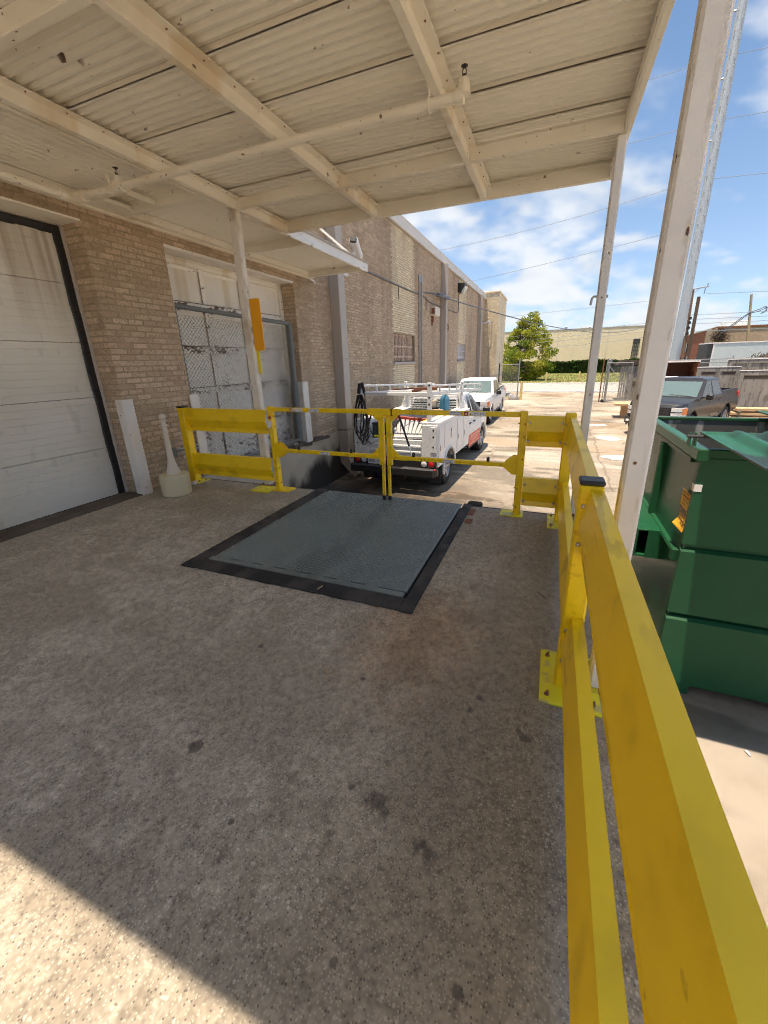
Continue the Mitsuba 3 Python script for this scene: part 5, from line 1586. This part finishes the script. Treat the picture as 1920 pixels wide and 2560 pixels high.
for i, (x0, x1, z1) in enumerate(((5.6, 6.35, .45), (6.45, 7.25, .32))):
    k = thing("small_crate", ("low weathered crate under the open brown box, left of the pair" if i == 0 else "low weathered crate under the open brown box, right of the pair"), "crate")
    add("side", box(x0, x1, 26.3, 27.2, G, z1 - .08), "old_wood", k)
    add("lid", box(x0 - .05, x1 + .05, 26.25, 27.25, z1 - .08, z1, c=.01), "white_board", k)
    add("rail", box(x0 - .02, x1 + .02, 26.27, 26.3, z1 - .3, z1 - .18, c=.006), "old_wood", k)
ts = thing("timber_stack", "stack of pale raw timber beams on the ground below the weathered panels", "timber stack")
for r in range(3):
    for c in range(2):
        add("beam", M().cbox((9.6 + .05 * r, 22.1 + .35 * c, G + .10 + .18 * r), (4.4 - .2 * r, .30, .12), rotz(-.05 + .01 * r), .012), "raw_wood", ts)
    for q in range(4):
        add("spacer", M().cbox((7.8 + 1.2 * q, 22.25, G + .02 + .18 * r), (.12, .8, .05), rotz(-.05), .005), "dark_wood", ts)
rc = thing("raw_platform", "low platform of fresh orange timber left of the grey pickup", "platform")
add("top", M().cbox((3.75, 22.2, -.62), (1.7, 1.2, .06), rotz(-.1), .008), "raw_wood", rc)
for i in range(5):
    add("board", M().cbox((3.75, 21.7 + .25 * i, -.575), (1.72, .22, .03), rotz(-.1), .006), "raw_wood", rc)
for x, y in ((3.25, 21.95), (4.35, 21.85), (3.3, 22.6), (4.4, 22.5)):
    add("leg", box(x, x + .28, y, y + .2, G, -.65, c=.01), "raw_wood", rc)

# fences
fk = thing("chain_link_fence", "short chain link fence between the building's end wing and a tall steel post", "fence")
add("post", M().tube([(-2.25, 30.7, G), (-2.25, 30.7, 1.62)], .045, 10), "galvanised", fk, 40)
add("post", M().tube([(-3.62, 30.7, G), (-3.62, 30.7, 1.3)], .045, 10), "dark_grey", fk, 40)
add("rail", M().tube([(-3.62, 30.7, 1.22), (-2.25, 30.7, 1.22)], .024, 8), "galvanised", fk, 40)
add("mesh", chain_link((-3.62, 30.7, G + .05), (1, 0, 0), (0, 0, 1), 1.37, 2.4, .06, .0028), "wire_mesh_far", fk, kind="stuff")
gk = thing("chain_link_gate", "open chain link yard gate on a wheel beside the plywood crate", "gate")
add("upright", M().tube([(3.12, 29.5, G + .1), (3.16, 29.5, 1.30)], .03, 8), "galvanised", gk, 40)
add("upright", M().tube([(4.6, 29.5, G + .1), (4.6, 29.5, 1.2)], .03, 8), "galvanised", gk, 40)
add("top_rail", M().tube([(3.16, 29.5, 1.19), (4.6, 29.5, 1.19)], .03, 8), "galvanised", gk, 40)
add("bottom_rail", M().tube([(3.12, 29.5, G + .14), (4.6, 29.5, G + .14)], .03, 8), "galvanised", gk, 40)
add("brace", M().tube([(3.16, 29.49, 1.15), (4.6, 29.49, -.55)], .024, 8), "galvanised", gk, 40)
add("mesh", chain_link((3.14, 29.52, G + .16), (1, 0, 0), (0, 0, 1), 1.45, 2.28, .06, .0028), "wire_mesh_far", gk, kind="stuff")
add("wheel", M().lathe([(0, -.03), (.09, -.03), (.10, 0), (.09, .03), (0, .03)], (3.14, 29.5, G + .10), 16, rotx(math.pi / 2)), "tyre", gk, 40)
gp = thing("gate_post", "rusty steel gate post with a ring standing at the yard gate", "post")
add("pipe", M().tube([(2.98, 29.7, G), (2.98, 29.7, 1.48)], .04, 10), "rust_brown", gp, 40)
add("pipe", M().tube([(3.30, 29.7, G), (3.30, 29.7, 1.35)], .07, 12), "galvanised", gp, 40)
add("ring", M().tube([(3.30 + .11 * math.cos(a), 29.62, 1.28 + .11 * math.sin(a)) for a in np.linspace(0, 6.283, 18)], .03, 6), "galvanised", gp, 40)
fk = thing("chain_link_fence", "long chain link fence with two top rails behind the stacked panels", "fence")
for x in np.arange(5.4, 19, 2.4):
    add("post", M().tube([(x, 31.5, G), (x, 31.5, 1.45)], .035, 8), "galvanised", fk, 40)
for z in (1.22, 1.02):
    add("rail", M().tube([(5.4, 31.5, z), (18.5, 31.5, z + .12)], .028, 8), "galvanised", fk, 40)
add("mesh", chain_link((5.4, 31.52, -.4), (1, 0, 0), (0, 0, 1), 13.1, 1.6, .07, .0028), "wire_mesh_far", fk, kind="stuff")

for lab, x, y, r, h in (("tan painted bollard at the foot of the tall fence post", -2.02, 31.0, .085, 1.27), ("left of the two pale yellow bollards on the lawn", -.70, 54.4, .10, 1.15), ("right of the two pale yellow bollards on the lawn", 3.08, 55.6, .10, 1.15)):
    bk = thing("bollard", lab, "bollard", "pale bollards")
    add("pipe", M().lathe([(r, 0), (r, h - .04), (r * .8, h), (0, h + .01)], (x, y, G), 14), "bollard_yellow", bk, 40)
rk_ = thing("stone", "pale lump of broken concrete beside the tall fence post", "stone")
s_ = trimesh.creation.icosphere(2, 1.0)
vv = np.array(s_.vertices)
vv = vv * (0.8 + .5 * meshkit.fbm(vv * 1.7 + 4, 3, 1))[:, None] * [.36, .28, .24]
add("lump", M().put(vv + [-2.55, 31.1, G + .12], s_.faces), "white_board", rk_, 30)

# ------------------------------------------------------------------ tree and hedge
def leaves(pts, size, seed, flatten=.5):
    r = np.random.default_rng(seed)
    n = len(pts)
    a = r.normal(size=(n, 3))
    a /= np.linalg.norm(a, axis=1, keepdims=True)
    b = np.cross(a, r.normal(size=(n, 3)))
    b /= np.linalg.norm(b, axis=1, keepdims=True)
    s = size * (.6 + .8 * r.random((n, 1)))
    c = pts
    v = np.stack([c - a * s, c - b * s * flatten, c + a * s, c + b * s * flatten], 1).reshape(-1, 3)
    i = np.arange(n)[:, None] * 4
    return M().put(v, np.vstack([i + [0, 1, 2], i + [0, 2, 3]]))


tr_ = thing("tree", "bright yellow green leafy tree standing on the lawn beyond the road", "tree")
TB = np.array([-4.5, 57.0, G + .1])
r_ = np.random.default_rng(5)
tk = M().tube([TB + (0, 0, -.1), TB + (.05, 0, .9), TB + (.12, 0, 2.0), TB + (.3, 0, 4.2), TB + (.6, 0, 6.5)], [.30, .20, .16, .10, .05], 10)
clumps = []
for i in range(110):
    h = r_.random() ** 1.15
    z = .75 + h * 7.3
    prof_r = np.interp(z, [.6, 1.6, 3.0, 4.4, 5.6, 7.0, 8.3], [2.3, 3.4, 3.6, 3.1, 2.2, 1.5, .4])
    a = r_.random() * 6.283
    rr = prof_r * (.35 + .62 * math.sqrt(r_.random()))
    c = TB + np.array([rr * math.cos(a) + .18 * (z - 1) * .5 + .75, rr * math.sin(a) * .9, z - .15])
    clumps.append((c, .45 + .5 * r_.random() * (1.15 - h)))
    if i % 2 == 0:
        tk.tube([TB + (.1, 0, min(z * .55 + .5, 6)), (TB + (.1, 0, z * .6 + .4) + c) / 2 + (0, 0, .1), c], [.06, .04, .015], 5)
add("trunk", tk, "bark", tr_, 40)
sets = {"leaf_a": [], "leaf_b": [], "leaf_c": []}
for i, (c, rad) in enumerate(clumps):
    n = int(150 * (rad / .7) ** 2)
    d = r_.normal(size=(n, 3))
    d /= np.linalg.norm(d, axis=1, keepdims=True)
    p = c + d * rad * (r_.random((n, 1)) ** .45) * [1.15, 1.1, .8]
    sets[("leaf_a", "leaf_b", "leaf_a", "leaf_c")[i % 4]].append(p)
for i, (m, ps) in enumerate(sets.items()):
    add("crown", leaves(np.vstack(ps), .15, 20 + i), m, tr_, kind="stuff")

hk = thing("hedge", "long clipped dark green hedge in front of the pale block building", "hedge")
hx0, hx1, hy = -32.0, 24.0, 77.0
add("core", M().box(hx0, hx1, hy - .35, hy + .9, G + .2, .90), "dark_wood", hk)
n = 30000
px = r_.uniform(hx0, hx1, n)
top = r_.random(n) < .3
bump = meshkit.fbm(np.stack([px * .5, 0 * px, 0 * px], 1), 3, 4)
zt = .86 + .45 * (bump - .5)
pz = np.where(top, zt + r_.normal(size=n) * .08, G + .35 + (zt - G - .35) * r_.random(n))
py = np.where(top, hy + r_.uniform(-.6, 1.0, n), hy - .55 + .3 * meshkit.fbm(np.stack([px * .7, pz * 1.2, 0 * px], 1), 3, 9) + r_.normal(size=n) * .06)
add("foliage", leaves(np.stack([px, py, pz], 1), .16, 31, .6), "hedge_leaf", hk, kind="stuff")
gp_ = r_.uniform([-30, 50.9, 0], [22, 76, 0], (26000, 3))
gp_[:, 2] = G + .09 + .007 * (gp_[:, 1] - 50.7) + .03
add("lawn_grass", leaves(gp_, .06, 33, .4), "dry_grass", kind="stuff", label="short patchy grass on the lawn beyond the road", category="grass")

# ------------------------------------------------------------------ far buildings
bk = thing("block_building", "long pale yellow block building with a flat roof beyond the hedge", "building")
add("wall", M().box(-48, 17.0, 85, 120, G - .5, 6.38), "beige_block", bk)
add("roof_edge", M().box(-48.1, 17.1, 84.93, 120, 6.38, 6.52), "trim_beige", bk)
for x in (.3, 8.6, -9.0):
    add("joint", M().box(x, x + .05, 84.985, 85.0, G, 6.38), "trim_beige", bk)
for x, w, h in ((1.3, .5, .55), (4.2, 1.6, .30), (11.0, .8, .22), (-4, 1.0, .3)):
    add("roof_unit", M().box(x, x + w, 87, 88, 6.45, 6.52 + h, .03), "galvanised", bk)
sv = M()
for i in range(4):
    x = 12.7 + .26 * i
    sv.tube([(x, 84.9, .4), (x, 84.9, 3.5), (x + .12, 84.85, 4.1)], .05, 6).box(x - .05, x + .2, 84.8, 84.95, 3.55, 4.35, .02)
for z in (1.6, 2.4, 3.0):
    sv.box(12.55, 13.7, 84.85, 84.95, z, z + .08)
add("service_conduits", sv, "dark_grey", bk, label="four dark service conduits with weatherheads on the pale wall")

rb = thing("red_building", "red and tan brick building at the right, behind the grey trailer", "building")


def wallq(p, q, z0, z1, th=.4):
    p, q = np.array([*p, 0.0]), np.array([*q, 0.0])
    return M().bar(p + (0, 0, (z0 + z1) / 2), q + (0, 0, (z0 + z1) / 2), th, z1 - z0)


add("side_wall", wallq((17.1, 58.2), (20.3, 88), G, 4.3), "red_brick_far", rb)
add("front_wall", M().box(16.85, 60, 58.0, 58.4, G, 4.22), "tan_brick_far", rb)
add("roof_edge", M().box(16.8, 60, 57.9, 60, 4.22, 4.42, .02), "rust_brown", rb)
add("roof_edge", wallq((17.05, 58.2), (20.25, 88), 4.3, 4.45, .5), "trim_beige", rb)
add("grey_patch", wallq((16.93, 58.1), (17.5, 63.5), G, 4.29, .46), "tan_brick_far", rb)
add("window", wallq((18.55, 75), (18.9, 78), 1.9, 3.1, .5), "car_glass", rb)
add("roof", M().put([(17.1, 58.2, 4.28), (60, 58.2, 4.28), (60, 90, 4.28), (20.3, 90, 4.28)], [[0, 1, 2], [0, 2, 3]]), "fascia_metal", rb)
add("roof_unit", M().box(20.95, 23.4, 70, 72, 4.3, 5.62, .05), "far_white", rb)
vn = r_.normal(size=(900, 3)) * [.42, .12, .36] + [16.95, 57.7, 3.35]
add("dead_vine", leaves(vn, .09, 41), "dead_vine", kind="stuff", label="tangle of dead vine at the corner of the red building", category="vine")

tl = thing("trailer", "long pale grey box trailer behind the yard fence", "trailer")
add("box", M().box(12.1, 24, 42.0, 44.5, -.1, 2.36, .03), "trailer_paint", tl)
add("top_rail", M().box(11.75, 24, 41.95, 44.55, 2.34, 2.42, .01), "bars_white", tl)
add("end_frame", M().box(11.7, 12.1, 42.05, 44.4, -.1, 2.34, .02), "dark_grey", tl)
add("end_pane", M().box(11.8, 12.02, 42.03, 42.06, 1.2, 2.1), "car_glass", tl)
add("corner_strip", M().box(12.08, 12.2, 41.98, 42.0, -.1, 2.34), "bars_white", tl)
add("wheels", M().lathe([(0, -.2), (.5, -.2), (.5, .2), (0, .2)], (21, 42.4, G + .5), 20, rotx(math.pi / 2)).lathe([(0, -.2), (.5, -.2), (.5, .2), (0, .2)], (22.2, 42.4, G + .5), 20, rotx(math.pi / 2)), "tyre", tl, 40)
add("landing_leg", M().box(13.2, 13.35, 42.3, 42.45, G, -.1).box(13.2, 13.35, 44, 44.15, G, -.1), "galvanised", tl)
bv = r_.normal(size=(700, 3)) * [.75, .3, .16] + [15.4, 39.0, 1.25]
add("brush_pile", leaves(bv, .12, 43, .25), "dead_vine", kind="stuff", label="pile of brown brushwood in front of the grey trailer", category="brushwood")
add("brush_cart", M().box(13.8, 17.0, 38.4, 39.6, .9, 1.12, .02).box(14, 14.2, 38.5, 38.7, G, .9).box(16.6, 16.8, 38.5, 38.7, G, .9).box(14, 14.2, 39.3, 39.5, G, .9).box(16.6, 16.8, 39.3, 39.5, G, .9), "old_wood", label="weathered wooden trestle carrying a pile of brushwood", category="trestle")

# ------------------------------------------------------------------ poles and wires
tw = thing("steel_pole", "tall pale steel transmission pole rising out of the picture behind the nearest canopy post", "utility pole")
TX, TY = 10.22, 45.0
for a, b, r0, r1 in ((G, 9.0, .44, .36), (9.0, 19.5, .365, .33), (19.5, 31, .335, .30)):
    add("shaft", M().tube([(TX, TY, a), (TX, TY, b)], [r0, r1], 12), "pole_steel", tw, 20)
sp_ = M()
for i in range(46):
    z = 4 + i * .55
    a = -1.2 if i % 2 else -2.2
    sp_.cbox((TX + .37 * math.cos(a), TY + .37 * math.sin(a), z), (.06, .06, .10))
add("step_bolts", sp_, "galvanised", tw, kind="stuff")
WZ = (22.6, 18.75, 14.95)
for z in WZ:
    arm = add("arm", M().tube([(TX, TY, z + 2.55), (TX - .45, TY, z + 2.5), (TX - .78, TY, z + 2.1), (TX - .85, TY, z + 1.8)], .07, 8), "galvanised", tw, 40)
    ins = M()
    for k in range(13):
        ins.lathe([(.03, -.03), (.13, 0), (.03, .05)], (TX - .86 - .012 * k, TY, z + 1.75 - .135 * k), 10)
    ins.tube([(TX - .86, TY, z + 1.8), (TX - 1.02, TY, z)], .02, 6)
    add("insulator", ins, "dark_grey", arm)
for z, sag, lab in ((WZ[0], 1.2, "highest of the three long wires carried by the steel pole"), (WZ[1], 1.4, "middle one of the three long wires carried by the steel pole"), (WZ[2], 2.4, "lowest of the three long wires carried by the steel pole")):
    k = thing("power_line", lab, "wire", "long wires on the steel pole")
    pts = [(TX - 1.02 - t * 60, TY, z - sag * 4 * t * (1 - t) * (1 if z > 16 else 1.2)) for t in np.linspace(1, 0, 22)] + [(TX - 1.02 + t * 60, TY, z - .35 * sag * 4 * t * (1 - t)) for t in np.linspace(0.04, 1, 22)]
    add("strand", M().tube(pts, .02, 4), "line_grey", k)


def wire(label, a, b, sag, r=.022, n=18):
    a, b = np.array(a, float), np.array(b, float)
    k = thing("wire", label, "wire")
    add("strand", M().tube([a + (b - a) * t - np.array([0, 0, 4 * sag * t * (1 - t)]) for t in np.linspace(0, 1, n)], r, 4), "line_grey", k)


p1 = thing("wooden_pole", "dark wooden utility pole with a short crossarm beside the steel pole", "utility pole")
add("pole", M().tube([(12.15, 50, G), (11.82, 50, 7.55)], [.15, .10], 10), "utility_wood", p1, 40)
add("crossarm", M().bar((11.75, 49.9, 7.48), (13.0, 49.9, 7.62), .10, .11, .01), "galvanised", p1)
add("brace", M().bar((11.85, 49.9, 7.05), (12.3, 49.9, 7.5), .04, .04), "galvanised", p1)
add("insulator", M().lathe([(.0, 0), (.05, .02), (.03, .12), (.05, .2), (0, .24)], (12.9, 49.9, 7.66), 10).tube([(12.75, 49.9, 7.5), (12.72, 49.9, 7.0)], .03, 6), "dark_grey", p1)
q = M()
for z in (3.4, 3.9, 4.4, 4.8):
    q.tube([(12.0, 49.85, z), (12.0, 49.85, z + .22)], .13, 8)
add("bands", q, "black_plastic", p1)
p2 = thing("wooden_pole", "thick brown wooden pole cut off at the top, in front of the red building", "utility pole")
add("pole", M().tube([(12.0, 48, G), (11.9, 48, 6.58)], [.17, .14], 12), "utility_wood", p2, 40)
add("bolts", M().cbox((11.78, 47.87, 5.4), (.06, .06, .06)).cbox((11.80, 47.86, 4.7), (.06, .06, .06)), "galvanised", p2, kind="stuff")
p3 = thing("wooden_pole", "pale slim wooden pole above the grey trailer at the right", "utility pole")
add("pole", M().tube([(19.9, 57.0, G), (18.75, 57.0, 7.4)], [.14, .11], 10), "tan_wood", p3, 40)
add("bracket", M().cbox((19.0, 56.85, 5.7), (.25, .1, .12)), "galvanised", p3)
for z in (5.45, 5.05, 4.65, 3.95):
    wire("thin wire between the dark pole and the right edge, %s" % {5.45: "topmost of four", 5.05: "second of four", 4.65: "third of four", 3.95: "lowest of four"}[z], (12.05, 50, z - .25), (40, 52, z + .15), .15, .022)
wire("faint high wire right of the dark pole", (12.9, 49.9, 7.0), (60, 60, 9.5), .8, .02)
ck = thing("cable_loop", "heavy black cables looping from the red building over the pale slim pole", "cable")
for o in (0, .18):
    add("cable", M().tube([(16.9, 57.6, 3.75 - o), (17.6, 57.3, 4.35 - o), (18.3, 57, 5.1 - o), (18.9, 56.9, 5.6 - .5 * o), (19.7, 56.9, 5.9 - o), (20.2, 56.9, 6.15 - o), (20.35, 56.9, 5.85 - o), (19.9, 56.9, 5.45)], .045, 6), "wire_dark", ck, 40)
add("cable", M().tube([(20.0, 56.9, 6.1), (20.6, 57, 6.0), (22.4, 57, 5.0), (26, 57, 4.2)], .05, 6), "wire_dark", ck, 40)
for i, (za, zb, zm) in enumerate(((3.85, 5.2, 1.0), (3.4, 4.75, 1.0), (3.1, 4.4, 1.0), (2.35, 3.85, 1.0))):
    wire("wire crossing in front of the pale block wall, %s of four" % ("topmost", "second", "third", "lowest")[i], (-30, 62, za + .6), (11.9, 52, zb - .15), .55 + .1 * i, .02)
wire("thin wire high above the tree, reaching to the steel pole", (-60, 60, 8.0), (10, 46, 11.9), 1.0, .02)
wire("thin wire above the pale block building", (-60, 62, 6.2), (11.8, 50, 6.9), .5, .018)
